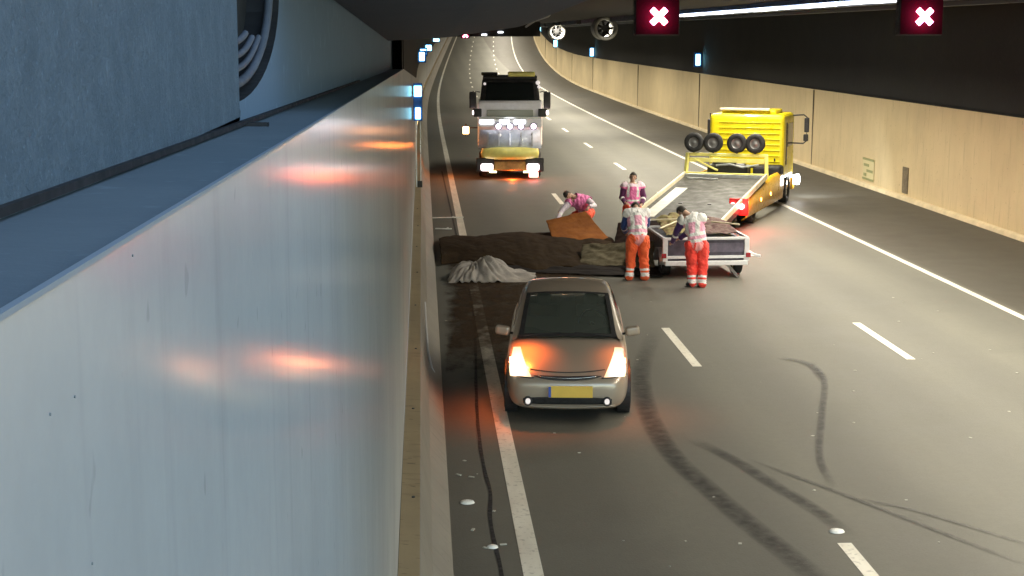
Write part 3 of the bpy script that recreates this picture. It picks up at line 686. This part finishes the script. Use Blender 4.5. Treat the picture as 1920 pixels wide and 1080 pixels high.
for x_ in (-.97, -.40, .30, .84):
    b = MB(); c_ = (x_, .10, 2.11)
    t_ = b.lathe([(-.07, .15), (-.09, .19), (-.08, .265), (-.05, .288), (.05, .288), (.08, .265), (.09, .19), (.07, .15), (-.07, .15)], c_, 'Y', 30).build('dolly_wheel', M['tyre'], tow, smooth=True)
    MB().lathe([(-.06, .155), (-.03, .12), (-.075, .05), (-.08, .001)], c_, 'Y', 24).build('rim', mat('dolly_rim', (.24,.24,.24), .35, .6), t_, smooth=True)
    MB().box((x_, .13, 1.83), (.05, .05, .12)).build('wheel_post', M['trim'], tow)
# tilted bed
L = 6.1; a_ = math.atan2(1.15-.50, L)
bed = bpy.data.objects.new('flatbed', None); COL.objects.link(bed); bed.parent = tow; bed.location = (0, 0, 1.15); bed.rotation_euler = (a_, 0, 0)
MB().box((0, -L/2, -.05), (2.36, L, .08)).build('deck_plate', M['deck'], bed)
b = MB()
b.box((0, -.25, .05), (2.3, .06, .09)); b.box((-.55, -.55, .02), (.9, .05, .03)); b.build('deck_rib', M['galv'], bed)
for s in (-1, 1):
    MB().box((s*1.205, -L/2, .03), (.055, L, .16)).build('side_rail', M['railcream'], bed, bevel=.012)
    MB().box((s*1.15, -L/2, -.17), (.06, L, .16)).build('under_beam', M['trim'], bed)
MB().box((0, -L-.15, -.07), (2.3, .5, .03), Matrix.Rotation(.25, 3, 'X')).build('tail_flap', M['alu'], bed)
# bright wet-looking aluminium runner on the left of the deck
MB().box((-.85, -L*.62, .002), (.34, L*.62, .012)).build('wheel_runner', mat('worn_aluminium', (.62,.62,.55), .5, .2, vary=.12, vscale=3), bed)
# tail lamps on the chassis corner
tb = MB().box((1.13, -3.55, .66), (.52, .10, .46)).build('tail_lamp_board', mat('red_board', (.55,.02,.02), .5), tow, bevel=.02)
for x_, z_ in ((.98, .70), (1.22, .68)): MB().cyl((x_, -3.64, z_), (x_, -3.60, z_), .075, seg=18).build('tail_lamp', M['lamp_pink'], tb)
MB().cyl((1.0, -3.64, .53), (1.0, -3.60, .53), .05, seg=18).build('tail_lamp', M['lamp_red'], tb)
MB().box((-1.0, -3.55, .62), (.5, .10, .26)).build('tail_lamp_board', bpy.data.materials['red_board'], tow, bevel=.02)
add_light('tail_glow', 'POINT', (1.25, -3.95, .70), 45, (1, .05, .04), tow, .08)
add_light('tail_glow', 'POINT', (1.5, -3.0, .75), 28, (1, .10, .05), tow, .06)
MB().box((0, -3.75, .36), (2.2, .12, .12)).build('rear_bumper', M['trim'], tow, bevel=.01)

# ------------------------------------------------------------------ white and yellow recovery truck facing the camera
rt = empty('recovery_truck', (3.2, 56.6, 0), math.radians(-3), 'white and yellow recovery truck facing the camera with all its lamps lit', 'truck')
MB().box((0, 1.15, 2.02), (2.36, 2.1, 1.66)).build('cab', M['white'], rt, bevel=.08)
MB().box((0, 1.25, 3.15), (2.24, 1.9, .98), taper=(.90, .86)).build('cab_top', M['black'], rt, bevel=.08)
MB().box((0, 1.25, 3.68), (2.0, 1.6, .12)).build('roof', M['trim'], rt, bevel=.04)
MB().grid([[(-.92, .27, 2.68), (.92, .27, 2.68)], [(-.84, .40, 3.50), (.84, .40, 3.50)]]).build('windscreen', M['glass'], rt, solid=.02)
MB().bar((-.75, .24, 2.72), (-.1, .26, 2.78), .03).bar((.1, .24, 2.72), (.75, .26, 2.80), .03).build('wiper', M['galv'], rt)
MB().box((.42, .62, 3.80), (1.0, .40, .18)).build('light_bar', M['paleyel'], rt, bevel=.05)
MB().box((-.75, .72, 3.81), (.6, .3, .12)).build('light_bar_end', M['trim'], rt, bevel=.04)
for x_, z_, r_ in ((-.92, 3.46, .05), (1.02, 3.50, .08), (1.06, 3.35, .06)): MB().sphere((x_, .22, z_), r_).build('marker_lamp', M['lamp_fog'], rt, smooth=True)
for s in (-1, 1):
    MB().box((s*1.36, .35, 2.86), (.26, .16, .62)).build('mirror', M['trim'], rt, bevel=.05)
    MB().tube([(s*1.1, .5, 3.15), (s*1.34, .36, 3.2), (s*1.34, .36, 2.5), (s*1.1, .45, 2.5)], .02).build('mirror_arm', M['trim'], rt)
    MB().box((s*1.16 - (.08 if s < 0 else -.12), .05, 2.42), (.26, .14, .15)).build('corner_lamp', M['lamp_t'], rt, bevel=.03)
    MB().box((s*1.18, .02, 2.42), (.3, .1, .30)).build('corner_housing', M['trim'], rt, bevel=.03)
    hl = MB().box((s*.84, -.37, .46), (.44, .12, .26)).build('headlight', M['lamp_t'], rt, bevel=.06)
    MB().box((s*.62, -.42, .30), (.26, .06, .06)).build('running_lamp', mat('warm_run', (1,.8,.5), .4, emit=(1,.75,.35), es=5), hl)
    MB().box((s*.9, -.30, .55), (.66, .12, .50)).build('headlight_housing', M['trim'], rt, bevel=.03)
MB().box((0, .09, 2.40), (1.7, .06, .24)).build('name_panel', mat('grey_green_panel', (.30,.32,.26), .5), rt, bevel=.02)
MB().box((0, .03, 2.24), (2.3, .1, .05)).build('chrome_strip', M['chrome'], rt)
MB().box((0, .0, 2.05), (2.34, .16, .30)).build('front_panel', M['white'], rt, bevel=.03)
for x_ in (-.42, 0, .40, .86): 
    l_ = MB().cyl((x_, -.14, 1.93), (x_, -.06, 1.93), .095, seg=20).build('round_lamp', M['lamp_t'], rt)
    MB().lathe([(-.07, .10), (-.08, .13), (.03, .14)], (x_, -.06, 1.93), 'Y', 20).build('bezel', mat('navy_bezel', (.03,.05,.20), .4), l_, smooth=True)
for x_, w_ in ((-.85, .5), (-.2, .34), (.35, .4)): MB().box((x_, -.10, 2.10), (w_, .03, .15)).build('lamp_block', mat('block_lamp', (1,1,1), .4, emit=(.92,.93,1), es=3), rt, bevel=.02)
MB().grid([[(-1.08, -.12, 1.80), (0, -.16, 1.80), (1.08, -.12, 1.80)], [(-1.14, -.30, 1.15), (0, -.36, 1.15), (1.14, -.30, 1.15)]]).build('front_grille', M['bluegrey'], rt, smooth=True, solid=.04)
for i in range(5): MB().box((-.8+.4*i, -.30, 1.47), (.05, .03, .5), Matrix.Rotation(-.28, 3, 'X')).build('grille_bar', M['alu'], rt)
MB().sphere((-.38, -.20, 1.62), .07).build('badge_lamp', M['lamp_fog'], rt, smooth=True)
rws = []
for z_, y_, w_ in ((.74, -.30, .95), (.80, -.48, 1.02), (.98, -.56, 1.05), (1.14, -.46, 1.02), (1.20, -.3, .95)):
    rws.append([(w_*t, y_+.22*abs(t)**3, z_) for t in (-1, -.9, -.6, -.2, .2, .6, .9, 1)])
MB().grid(rws).build('bumper', M['paleyel'], rt, smooth=True, solid=.04)
MB().box((0, -.2, .50), (1.15, .1, .32)).build('lower_grille', mat('ochre_lower', (.45,.28,.10), .5, vary=.3), rt, bevel=.03)
MB().box((0, 1.6, .55), (2.1, 3.3, .5)).build('chassis', M['trim'], rt, bevel=.03)
MB().box((0, 5.2, 1.2), (2.4, 5.6, .16)).build('flatbed', M['deck'], rt)
MB().box((0, 2.45, 2.0), (2.3, .1, 1.5)).build('headboard', M['trim'], rt)
for s in (-1, 1):
    wheel(rt, (s*1.0, .95, .48), .48, .28); wheel(rt, (s*.95, 5.6, .48), .48, .4)
MB().box((.86, -.40, .20), (.34, .10, .20)).build('tow_eye_lamp', M['lamp_red'], rt, bevel=.03)
MB().bar((-1.18, .5, 1.85), (-1.62, .45, 1.85), .05).bar((-1.62, .45, 1.55), (-1.62, .45, 2.0), .05).build('lamp_arm', M['trim'], rt)
MB().box((-1.62, .40, 1.76), (.22, .10, .26)).build('warning_lamp', mat('warning_lamp_glass', (1,.5,.2), .4, emit=(1,.42,.16), es=14), rt, bevel=.03)
add_light('warning_glow', 'POINT', (-2.3, .6, 1.2), 24, (1, .25, .04), rt, .1)
add_light('warning_glow', 'POINT', (.1, -.1, .14), 34, (1, .15, .02), rt, .1)
add_light('warning_glow', 'POINT', (2.0, .3, 1.6), 25, (1, .45, .25), rt, .1)
add_light('headlight_beam', 'SPOT', (0, -.8, .5), 6, (1, .92, .8), rt, .2, rot=(math.radians(80), 0, math.radians(180)), spot=math.radians(80))
add_light('lamp_row_fill', 'POINT', (0, -1.0, 1.95), 5, (.9, .93, 1), rt, .3)  # fill added ahead of the truck, standing in for its round lamps' light

# ------------------------------------------------------------------ camper trailer, tail towards the camera
tr_ = empty('camper_trailer', (6.13, 33.0, 0), math.radians(2), 'low silver folding camper trailer standing across the lane between the workers and the tow truck', 'trailer')
MB().box((0, 1.05, .58), (1.74, 2.05, .50)).build('tub', mat('tub_panel', (.075,.065,.095), .45, vary=.35), tr_, bevel=.02)
fr = MB()
fr.box((0, .0, .865), (1.86, .06, .055)).box((0, 2.1, .865), (1.86, .06, .055)).box((-.92, 1.05, .865), (.06, 2.1, .055)).box((.92, 1.05, .865), (.06, 2.1, .055))
fr.box((.90, .0, .62), (.11, .07, .50)).box((-.90, .0, .62), (.11, .07, .50)).box((0, -.01, .46), (1.84, .05, .06))
fr.build('frame', M['white'], tr_, bevel=.01)
MB().box((0, -.06, .335), (1.82, .10, .10)).build('bumper_bar', M['white'], tr_, bevel=.015)
MB().box((.45, .02, .66), (.9, .012, .20)).build('tail_panel', mat('grey_tail_panel', (.14,.12,.17), .4, vary=.3), tr_)
for s in (-1, 1):
    wheel(tr_, (s*.80, .55, .27), .27, .20)
    g_ = []
    for k_ in range(9):
        a = math.pi*k_/8; g_.append([(s*.70, .55-.36*math.cos(a), .27+.34*math.sin(a)), (s*.98, .55-.36*math.cos(a), .27+.34*math.sin(a))])
    MB().grid(g_).build('mudguard', M['alu'], tr_, smooth=True, solid=.012)
    MB().box((s*.93, -.04, .50), (.10, .05, .10)).build('tail_lamp', mat('dull_red_lens', (.35,.02,.03), .2), tr_, bevel=.01)
MB().bar((.95, .1, .53), (1.22, .02, .46), .06, .05).build('corner_handle', M['white'], tr_, bevel=.01)
MB().bar((0, 2.1, .40), (0, 3.4, .42), .09).build('drawbar', M['galv'], tr_)
MB().bar((.5, .1, .28), (.72, -.02, .02), .05, .05).build('corner_steady', M['galv'], tr_)

# cloth: folded sheets with real folds
def cloth(name, outline_fn, nu, nv, m, label, cat, amp=.05, seed=0, solid=.015, fold=(3, 7)):
    rows = []
    for i in range(nu+1):
        r = []
        for j in range(nv+1):
            u, v = i/nu, j/nv; p = Vector(outline_fn(u, v)); q_ = Vector((u*fold[0]+seed, v*fold[1]+seed*.7, seed))
            n1 = noise.noise(q_); n2 = noise.noise(q_*2.7); n3 = noise.noise(q_*6)
            h = abs(n1)*1.2+abs(n2)*.7+abs(n3)*.35
            p.z = max(.012, p.z+amp*h); p.x += amp*.6*n2; p.y += amp*.6*n1; r.append(p)
        rows.append(r)
    o = MB().grid(rows).build(name, m, smooth=True, solid=solid, subsurf=1, fix=False); return tag(o, label, cat)
def fabric(name, a, b, rough=.85, sc=4):
    m = mat(name, a, rough, spec=.15); q = N(m); v = q.coords(); f = q.noise(v, sc, 5); q.l(q.mix(f, a, b), q.p.inputs['Base Color']); q.bump(q.noise(v, sc*5, 4), .3, .01); return m
BROWN = fabric('brown_canvas', (.020,.010,.0022), (.032,.017,.0045))
OLIVE = fabric('olive_canvas', (.09,.075,.045), (.15,.13,.085), sc=7)
def quad(bl, br, tr, tl, bow=0, sag=0):
    def f(u, v):
        p = lerp(lerp(bl, br, u), lerp(tl, tr, u), v); p[2] += sag*4*u*(1-u)*v; p[1] -= bow*4*u*(1-u)*(1-v); return p
    return f
def brown_fn(u, v):
    # u along x from the barrier to the trailer, v away from the camera
    x = .40+4.3*u; y0 = 35.0-.9*u+.35*math.sin(u*9)+.2*math.sin(u*23); y1 = 39.5+1.4*math.sin(u*2.1)*.9-1.0*max(0, u-.8)*5*.5+.18*math.sin(u*17)
    return (x, y0+(y1-y0)*v, (.02+.17*math.sin(math.pi*v)**.7)*1.0+.0*math.sin(math.pi*v)**.7*math.sin(math.pi*min(1, u*.93+.05))**.5)
cloth('tent_canvas', brown_fn, 90, 60, BROWN, 'large dark brown canvas spread over the asphalt beside the barrier', 'canvas', .055, 3, fold=(5, 2.2))
cloth('shade_sheet', quad((1.7, 33.9, .02), (5.2, 32.95, .02), (5.3, 34.3, .05), (2.2, 36.2, .04)), 40, 18, fabric('black_sheet', (.010,.008,.008), (.02,.015,.012)), 'flat black sheet added as shade in front of the olive tent skirt, beside the silver car roof', 'shade_sheet', .05, 61)  # near-black sheet put where the ground only lies in shade
GREY = fabric('grey_tarp', (.43,.39,.35), (.31,.285,.265), sc=5)
def heap(u, v):
    x = .58+1.85*u; y = 32.5+1.5*v; hu = (math.sin(math.pi*min(1, u*1.05))**.6)*(1 if u < .35 else max(.12, 1-(u-.35)*1.45))
    return (x+.12*(v-.5), y, .02+.46*hu*math.sin(math.pi*v)**.75)
def heap_cloth():
    rows = []
    nu, nv = 90, 50
    for i in range(nu+1):
        r = []
        for j in range(nv+1):
            u, v = i/nu, j/nv; p = Vector(heap(u, v)); cx = Vector((1.12, 33.3, 0)); a = math.atan2((p.y-cx.y)*1.0, p.x-cx.x); d = (p.xy-cx.xy).length
            f = abs(noise.noise(Vector((a*2.4, d*.9, 5)))) ; f2 = abs(noise.noise(Vector((a*6.2, d*2.2, 9))))
            p.z = max(.012, p.z*(.78+1.0*f*min(1, d*2.2))+.12*f2*min(1, d*3)-.02); p.x += .05*noise.noise(Vector((a*4, d*3, 2))); r.append(p)
        rows.append(r)
    o = MB().grid(rows).build('crumpled_tarp', GREY, smooth=True, solid=.012, fix=False); return tag(o, 'crumpled light grey tarpaulin heaped behind the silver car', 'tarpaulin')
heap_cloth()
ORANGE = fabric('rust_canvas', (.30,.105,.022), (.24,.080,.018), sc=3)
cloth('lifted_canvas', quad((3.25, 37.2, .04), (4.75, 37.6, .05), (4.24, 40.05, .66), (3.22, 40.3, .40), .25), 30, 24, ORANGE, 'rust orange canvas held up by the crouching worker', 'canvas', .035, 11, fold=(1.5, 2.5))
cloth('awning_skirt', quad((3.55, 34.7, .04), (5.15, 33.9, .06), (5.2, 34.4, .60), (3.75, 36.0, .30)), 26, 14, OLIVE, 'olive tent skirt sagging between the orange canvas and the trailer', 'canvas', .07, 21)
cloth('dark_tent_roof', quad((4.55, 36.6, .05), (5.4, 34.6, .62), (6.2, 35.6, .98), (4.9, 38.6, .52)), 20, 16, fabric('dark_tent', (.02,.012,.01), (.04,.02,.015)), 'dark tent cloth stretched from the canvas to the trailer lid', 'canvas', .05, 31)
cloth('folded_bedding', quad((5.3, 33.25, .88), (6.1, 33.2, .90), (6.2, 34.9, 1.02), (5.3, 34.8, 1.05), sag=.12), 24, 18, fabric('khaki_bedding', (.34,.31,.14), (.16,.10,.06), sc=9), 'khaki and brown folded tent cloth piled on the left of the trailer', 'canvas', .09, 41)
cloth('folded_tent', quad((6.15, 33.5, .88), (6.95, 33.5, .88), (6.95, 34.9, .95), (6.2, 34.9, .98), sag=.12), 20, 16, fabric('maroon_cloth', (.10,.05,.05), (.20,.15,.13), sc=9), 'dark maroon tent cloth bundled on the right of the trailer', 'canvas', .07, 51)
for a, b_, lb in (((5.15, 33.3, 1.05), (6.05, 34.4, 1.22), 'pale tent pole lying highest over the khaki cloth'), ((5.1, 34.2, 1.14), (6.35, 33.9, 1.18), 'pale tent pole lying crosswise behind the bent worker'), ((6.5, 34.4, 1.06), (7.0, 33.7, 1.08), 'short pole sticking out over the maroon bundle')):
    o = MB().tube([a, tuple(lerp(a, b_, .5)), b_], .018, 8).build('tent_pole', M['railcream'], smooth=True); tag(o, lb, 'pole', 'tent poles on the trailer')

# ------------------------------------------------------------------ people
def evaluated(o):
    dg = bpy.context.evaluated_depsgraph_get(); dg.update()
    me = bpy.data.meshes.new_from_object(o.evaluated_get(dg)); return me
SEGS = {'torso': [('pelvis','waist'),('waist','chest'),('chest','neck')], 'arm': [('shL','elL'),('elL','wrL'),('shR','elR'),('elR','wrR'),('chest','shL'),('chest','shR')],
        'leg': [('hipL','knL'),('knL','anL'),('hipR','knR'),('knR','anR')], 'foot': [('anL','toL'),('anR','toR')], 'head': [('neck','headb'),('headb','top')], 'hand': [('wrL','haL'),('wrR','haR')]}
def seg_d(p, a, b):
    ab = b-a; t = max(0, min(1, (p-a).dot(ab)/ab.length_squared)); return (p-(a+ab*t)).length, t
def person(loc, J, look, label, sleeve=(.03,.04,.12), vest=(.95,.22,.50), trous=(.95,.10,.03), vest_style='pink'):
    """J: joints in metres, root at the ground; look: unit direction of the face"""
    root = empty('person', loc, label=label, cat='person'); root['group'] = 'road workers in hi-vis clothing'
    J = {k: Vector(v) for k, v in J.items()}
    up = (J['headb']-J['neck']).normalized(); look = Vector(look).normalized(); J['top'] = J['headb']+up*.15
    rad = dict(pelvis=(.165,.12), waist=(.145,.11), chest=(.175,.125), neck=(.058,.058), headb=(.06,.065), shL=(.07,.07), shR=(.07,.07), elL=(.046,.046), elR=(.046,.046), wrL=(.029,.026), wrR=(.029,.026),
               hipL=(.095,.095), hipR=(.095,.095), knL=(.062,.062), knR=(.062,.062), anL=(.042,.045), anR=(.042,.045), toL=(.036,.030), toR=(.036,.030), haL=(.036,.018), haR=(.036,.018))
    names = [k for k in rad if k in J]; V = [J[k] for k in names]; idx = {k: i for i, k in enumerate(names)}
    E_ = [('pelvis','waist'),('waist','chest'),('chest','neck'),('neck','headb'),('chest','shL'),('chest','shR'),('shL','elL'),('elL','wrL'),('shR','elR'),('elR','wrR'),('wrL','haL'),('wrR','haR'),
          ('pelvis','hipL'),('pelvis','hipR'),('hipL','knL'),('knL','anL'),('hipR','knR'),('knR','anR'),('anL','toL'),('anR','toR')]
    E_ = [(idx[a], idx[b]) for a, b in E_]; R_ = [rad[k] for k in names]
    for s in 'LR':                                   # five fingers, unequal and curled
        wr, ha = J['wr'+s], J['ha'+s]; d = (ha-wr).normalized(); side = d.cross(Vector((0, 0, 1)))
        side = side.normalized() if side.length > .1 else Vector((1, 0, 0)); palm = d.cross(side).normalized(); palm = palm if palm.z < 0 else -palm
        for i, ln in enumerate((.072, .080, .074, .058)):
            prev = idx['ha'+s]; p = ha+side*(.027-.018*i)
            for k, (f, c) in enumerate(((.35, .10), (.70, .32), (1.0, .62))):
                V.append(p+d*ln*f*(1-.25*c)+palm*ln*c*.75); R_.append((.0095-.001*k,)*2); E_.append((prev, len(V)-1)); prev = len(V)-1
        prev = idx['ha'+s]; 
        for k, (f, o_) in enumerate(((-.02, .035), (.012, .055), (.04, .060))):
            V.append(ha+d*f+side*(o_)+palm*.01*k); R_.append((.011-.001*k,)*2); E_.append((prev, len(V)-1)); prev = len(V)-1
    bm = bmesh.new(); sdv = (J['shR']-J['shL']).normalized()
    def limb(a, b, ra, rb):
        # a tapered closed limb; ra, rb = (half width across the shoulders' axis, half depth)
        ax_ = b-a; n_ = 10; z_ = ax_.normalized(); x_ = (sdv-z_*sdv.dot(z_)); x_ = x_.normalized() if x_.length > .2 else z_.orthogonal().normalized(); y_ = z_.cross(x_); rings = []
        for k in range(n_+1):
            t = k/n_; u = -ra[1]*.9+(ax_.length+ra[1]*.9+rb[1]*.9)*t; c_ = a+z_*u
            w_ = max(0, min(1, u/ax_.length)); rw = ra[0]+(rb[0]-ra[0])*w_; rd = ra[1]+(rb[1]-ra[1])*w_
            e = 1.0
            if u < 0: e = math.sqrt(max(.03, 1-(u/ra[1])**2))
            if u > ax_.length: e = math.sqrt(max(.03, 1-((u-ax_.length)/rb[1])**2))
            rings.append([bm.verts.new(c_+x_*rw*e*math.cos(q_)+y_*rd*e*math.sin(q_)) for q_ in (2*math.pi*i/14 for i in range(14))])
        for k in range(n_):
            for i in range(14):
                j = (i+1) % 14; bm.faces.new((rings[k][i], rings[k][j], rings[k+1][j], rings[k+1][i]))
        bm.faces.new(rings[0][::-1]); bm.faces.new(rings[-1])
    def muscle(a, b, ra, rb):                        # thicker in the belly of the limb than at the joints
        m_ = lerp(a, b, .38); m_ = Vector(m_); f = 1.08; rm = (((ra[0]*.6+rb[0]*.4)*f), ((ra[1]*.6+rb[1]*.4)*f)); limb(a, m_, ra, rm); limb(m_, b, rm, rb)
    for a, b in E_:
        big = a < len(names) and b < len(names) and names[a][:2] in ('sh', 'el', 'hi', 'kn')
        (muscle if big else limb)(V[a], V[b], R_[a], R_[b])
    limb(J['shL'], J['shR'], (.07, .075), (.07, .075)); limb(J['hipL'], J['hipR'], (.09, .10), (.09, .10))
    # head: skull, jaw, nose, ears, brow, lips in the head's own frame
    hc = J['headb']+up*.075+look*.012; sidev = look.cross(up).normalized(); fwd = up.cross(sidev).normalized()
    if fwd.dot(look) < 0: fwd = -fwd
    def ell(c, r, seg=16):
        B = Matrix((sidev, fwd, up)).transposed().to_4x4()
        bmesh.ops.create_uvsphere(bm, u_segments=seg, v_segments=seg*2//3, radius=1, matrix=Matrix.Translation(c) @ B @ Matrix.Diagonal((*r, 1)))
    ell(hc+up*.02, (.077, .096, .105)); ell(hc-up*.055+fwd*.028, (.055, .06, .06)); ell(hc-up*.012+fwd*.100, (.013, .022, .022), 10)
    ell(hc-up*.052+fwd*.086, (.026, .010, .009), 8); ell(hc+up*.022+fwd*.086, (.05, .012, .010), 8)
    for s in (-1, 1): ell(hc+sidev*s*.079-up*.005, (.010, .022, .033), 8)
    bmesh.ops.recalc_face_normals(bm, faces=bm.faces); m2 = bpy.data.meshes.new('tmp2'); bm.to_mesh(m2); bm.free(); o = bpy.data.objects.new('tmp2', m2); COL.objects.link(o)
    r = o.modifiers.new('r', 'REMESH'); r.mode = 'VOXEL'; r.voxel_size = .0105; s_ = o.modifiers.new('s', 'SMOOTH'); s_.iterations = 3; s_.factor = .5
    body = evaluated(o); bpy.data.objects.remove(o)
    body.materials.clear(); body.materials.append(M['skin']); body.name = 'body'
    bo = bpy.data.objects.new('body', body); COL.objects.link(bo); bo.parent = root
    for p in body.polygons: p.use_smooth = True
    # classify every vertex by its nearest bone
    cls = []; 
    scale = {'torso': .62, 'arm': 1.0, 'leg': .95, 'foot': 1.0, 'head': .8, 'hand': 1.0}
    for v in body.vertices:
        best = (9, None, 0, None)
        for kind, sg in SEGS.items():
            for a, b in sg:
                d, t = seg_d(v.co, J[a], J[b]); d *= scale[kind]
                if d < best[0]: best = (d, kind, t, (a, b))
        cls.append(best)
    def garment(name, test, off, colfn, rough=.75, cloth_n=.0):
        keep = [test(cls[v.index], v.co) for v in body.vertices]; ids = {}; vs = []; cols = []
        for v in body.vertices:
            if keep[v.index]:
                q3 = Vector((v.co.x*16, v.co.y*16, v.co.z*7)); n_ = noise.noise(q3+Vector(loc))*cloth_n*1.2+abs(noise.noise(v.co*20+Vector((0, 0, v.co.x*30))))*cloth_n*1.1
                ids[v.index] = len(vs); vs.append(v.co+v.normal*(off+n_)); cols.append(colfn(cls[v.index], v.co))
        fs = [[ids[i] for i in p.vertices] for p in body.polygons if all(keep[i] for i in p.vertices)]
        g = bpy.data.meshes.new(name); g.from_pydata([tuple(v) for v in vs], [], fs); at = g.color_attributes.new('Col', 'FLOAT_COLOR', 'POINT')
        for i, c_ in enumerate(cols): at.data[i].color = (*c_, 1)
        m = bpy.data.materials.get('hi_vis_cloth')
        if not m:
            m = mat('hi_vis_cloth', rough=.7); q = N(m); a_ = q.n('Attribute', attribute_name='Col'); q.l(a_.outputs[0], q.p.inputs['Base Color']); q.p.inputs['Sheen Weight'].default_value = .2
        g.materials.append(m)
        for p in g.polygons: p.use_smooth = True
        ob = bpy.data.objects.new(name, g); COL.objects.link(ob); ob.parent = root
        s2 = ob.modifiers.new('s', 'SOLIDIFY'); s2.thickness = .006; s2.offset = 1
        return ob
    ax = J['chest']-J['pelvis']; Lx = ax.length; ax.normalize(); sd = (J['shR']-J['shL']).normalized()
    wt = (.92, .90, .88)
    def vcol(c, p):
        h = (p-J['pelvis']).dot(ax)/Lx; x = abs((p-J['chest']).dot(sd))
        if vest_style == 'white': return wt if (.34 < h < .50 or .06 < h < .20 or h > .98 or (h > .5 and .06 < x < .13)) else ((.94, .46, .62) if h > .03 else (.95, .35, .35))
        if vest_style == 'full': return wt if (.46 < h < .54 or .16 < h < .22) else (.95, .25, .55)
        if .30 < h < .42 or .02 < h < .12: return wt
        if h > .55 and .075 < x < .125: return wt
        if h > 1.12: return (.95, .75, .85)
        return vest
    def tcol(c, p):
        if c[3] and c[3][0].startswith('kn') and (.56 < c[2] < .68 or .78 < c[2] < .99): return (.9, .85, .85)
        return trous
    garment('trousers', lambda c, p: c[1] == 'leg' or (c[1] == 'torso' and c[3][0] == 'pelvis' and c[2] < .42), .034, tcol, cloth_n=.024)
    garment('jacket_sleeves', lambda c, p: c[1] == 'arm' and c[3][0] != 'chest', .014, lambda c, p: (wt if (c[3][0][:2] == 'el' and .25 < c[2] < .42) else sleeve), cloth_n=.008)
    garment('vest', lambda c, p: (c[1] == 'torso' and not (c[3][1] == 'neck' and c[2] > .80)) or (c[1] == 'arm' and (c[3][0] == 'chest' or (c[3][0][:2] == 'sh' and c[2] < .22))), .036, vcol, cloth_n=.020)
    garment('boots', lambda c, p: c[1] == 'foot' or (c[1] == 'leg' and c[3][0][:2] == 'kn' and c[2] > .90), .012, lambda c, p: (.02, .02, .025))
    garment('hair', lambda c, p: c[1] == 'head' and ((p-hc).dot(up) > .045 or ((p-hc).dot(fwd) < -.01 and (p-hc).dot(up) > -.055)), .006, lambda c, p: (.025, .018, .012), cloth_n=.008)
    return root
# near worker, back to the camera, head bowed over the trailer's corner
person((4.60, 32.75, 0), dict(pelvis=(0,0,.93), waist=(0,.03,1.10), chest=(.0,.16,1.36), neck=(.0,.27,1.50), headb=(.0,.36,1.53),
    shL=(-.19,.20,1.43), shR=(.19,.20,1.43), elL=(-.27,.30,1.14), elR=(.25,.36,1.16), wrL=(-.20,.50,.98), wrR=(.16,.56,1.0), haL=(-.17,.57,.94), haR=(.13,.63,.96),
    hipL=(-.11,0,.88), hipR=(.11,0,.88), knL=(-.14,.05,.48), knR=(.14,.03,.48), anL=(-.17,0,.09), anR=(.16,-.02,.09), toL=(-.20,.17,.04), toR=(.20,.15,.04)),
    (0,.6,-.8), 'worker seen from behind in white vest and bright orange trousers, head bowed', vest_style='white', sleeve=(.03,.07,.25), trous=(.95,.13,.03))
# standing worker behind him
person((5.28, 38.7, 0), dict(pelvis=(0,0,.95), waist=(0,0,1.12), chest=(.0,-.02,1.40), neck=(.0,-.01,1.53), headb=(.01,.0,1.61),
    shL=(-.19,-.02,1.46), shR=(.20,-.02,1.46), elL=(-.27,-.02,1.18), elR=(.30,.0,1.18), wrL=(-.20,-.22,1.06), wrR=(.22,-.20,1.02), haL=(-.15,-.29,1.05), haR=(.17,-.27,1.0),
    hipL=(-.10,0,.90), hipR=(.10,0,.90), knL=(-.12,-.02,.50), knR=(.12,-.02,.50), anL=(-.13,.03,.09), anR=(.14,.03,.09), toL=(-.16,-.13,.04), toR=(.17,-.13,.04)),
    (-.2,-1,-.35), 'standing worker in pink and white vest beyond the bowed worker, dark short hair', sleeve=(.12,.02,.10))
# bent worker at the trailer
person((5.66, 31.75, 0), dict(pelvis=(.05,.02,.93), waist=(.04,.02,1.11), chest=(-.03,.08,1.38), neck=(-.12,.13,1.51), headb=(-.18,.17,1.55),
    shL=(-.22,.15,1.41), shR=(.13,.02,1.45), elL=(-.34,.30,1.14), elR=(-.02,.32,1.20), wrL=(-.38,.56,.88), wrR=(-.20,.60,.96), haL=(-.40,.64,.85), haR=(-.25,.68,.93),
    hipL=(-.07,.03,.87), hipR=(.16,.0,.87), knL=(-.04,.06,.47), knR=(.18,.03,.47), anL=(-.03,.02,.09), anR=(.15,-.04,.09), toL=(-.10,.18,.04), toR=(.14,.13,.04)),
    (-.5,.6,-.55), 'worker leaning over the trailer in white vest, red orange trousers and dark sleeves', vest_style='white', sleeve=(.06,.02,.14), trous=(.95,.06,.04))
# crouching worker holding up the rust canvas
person((4.02, 40.9, 0), dict(pelvis=(.36,.30,.56), waist=(.28,.14,.68), chest=(.14,-.05,.86), neck=(-.03,-.14,.99), headb=(-.13,-.20,1.03),
    shL=(.34,-.12,.90), shR=(-.12,-.14,.84), elL=(.52,-.32,.76), elR=(-.36,-.30,.62), wrL=(.34,-.56,.76), wrR=(-.50,-.50,.40), haL=(.30,-.64,.72), haR=(-.55,-.55,.36),
    hipL=(.44,.22,.52), hipR=(.28,.36,.52), knL=(.36,-.14,.46), knR=(.0,.18,.40), anL=(.44,.12,.09), anR=(.14,.40,.09), toL=(.34,-.06,.04), toR=(.02,.30,.04)),
    (-.45,-.75,-.5), 'crouching worker in pink vest with dark hair, bending over the rust canvas', sleeve=(.80,.70,.78), vest_style='full')
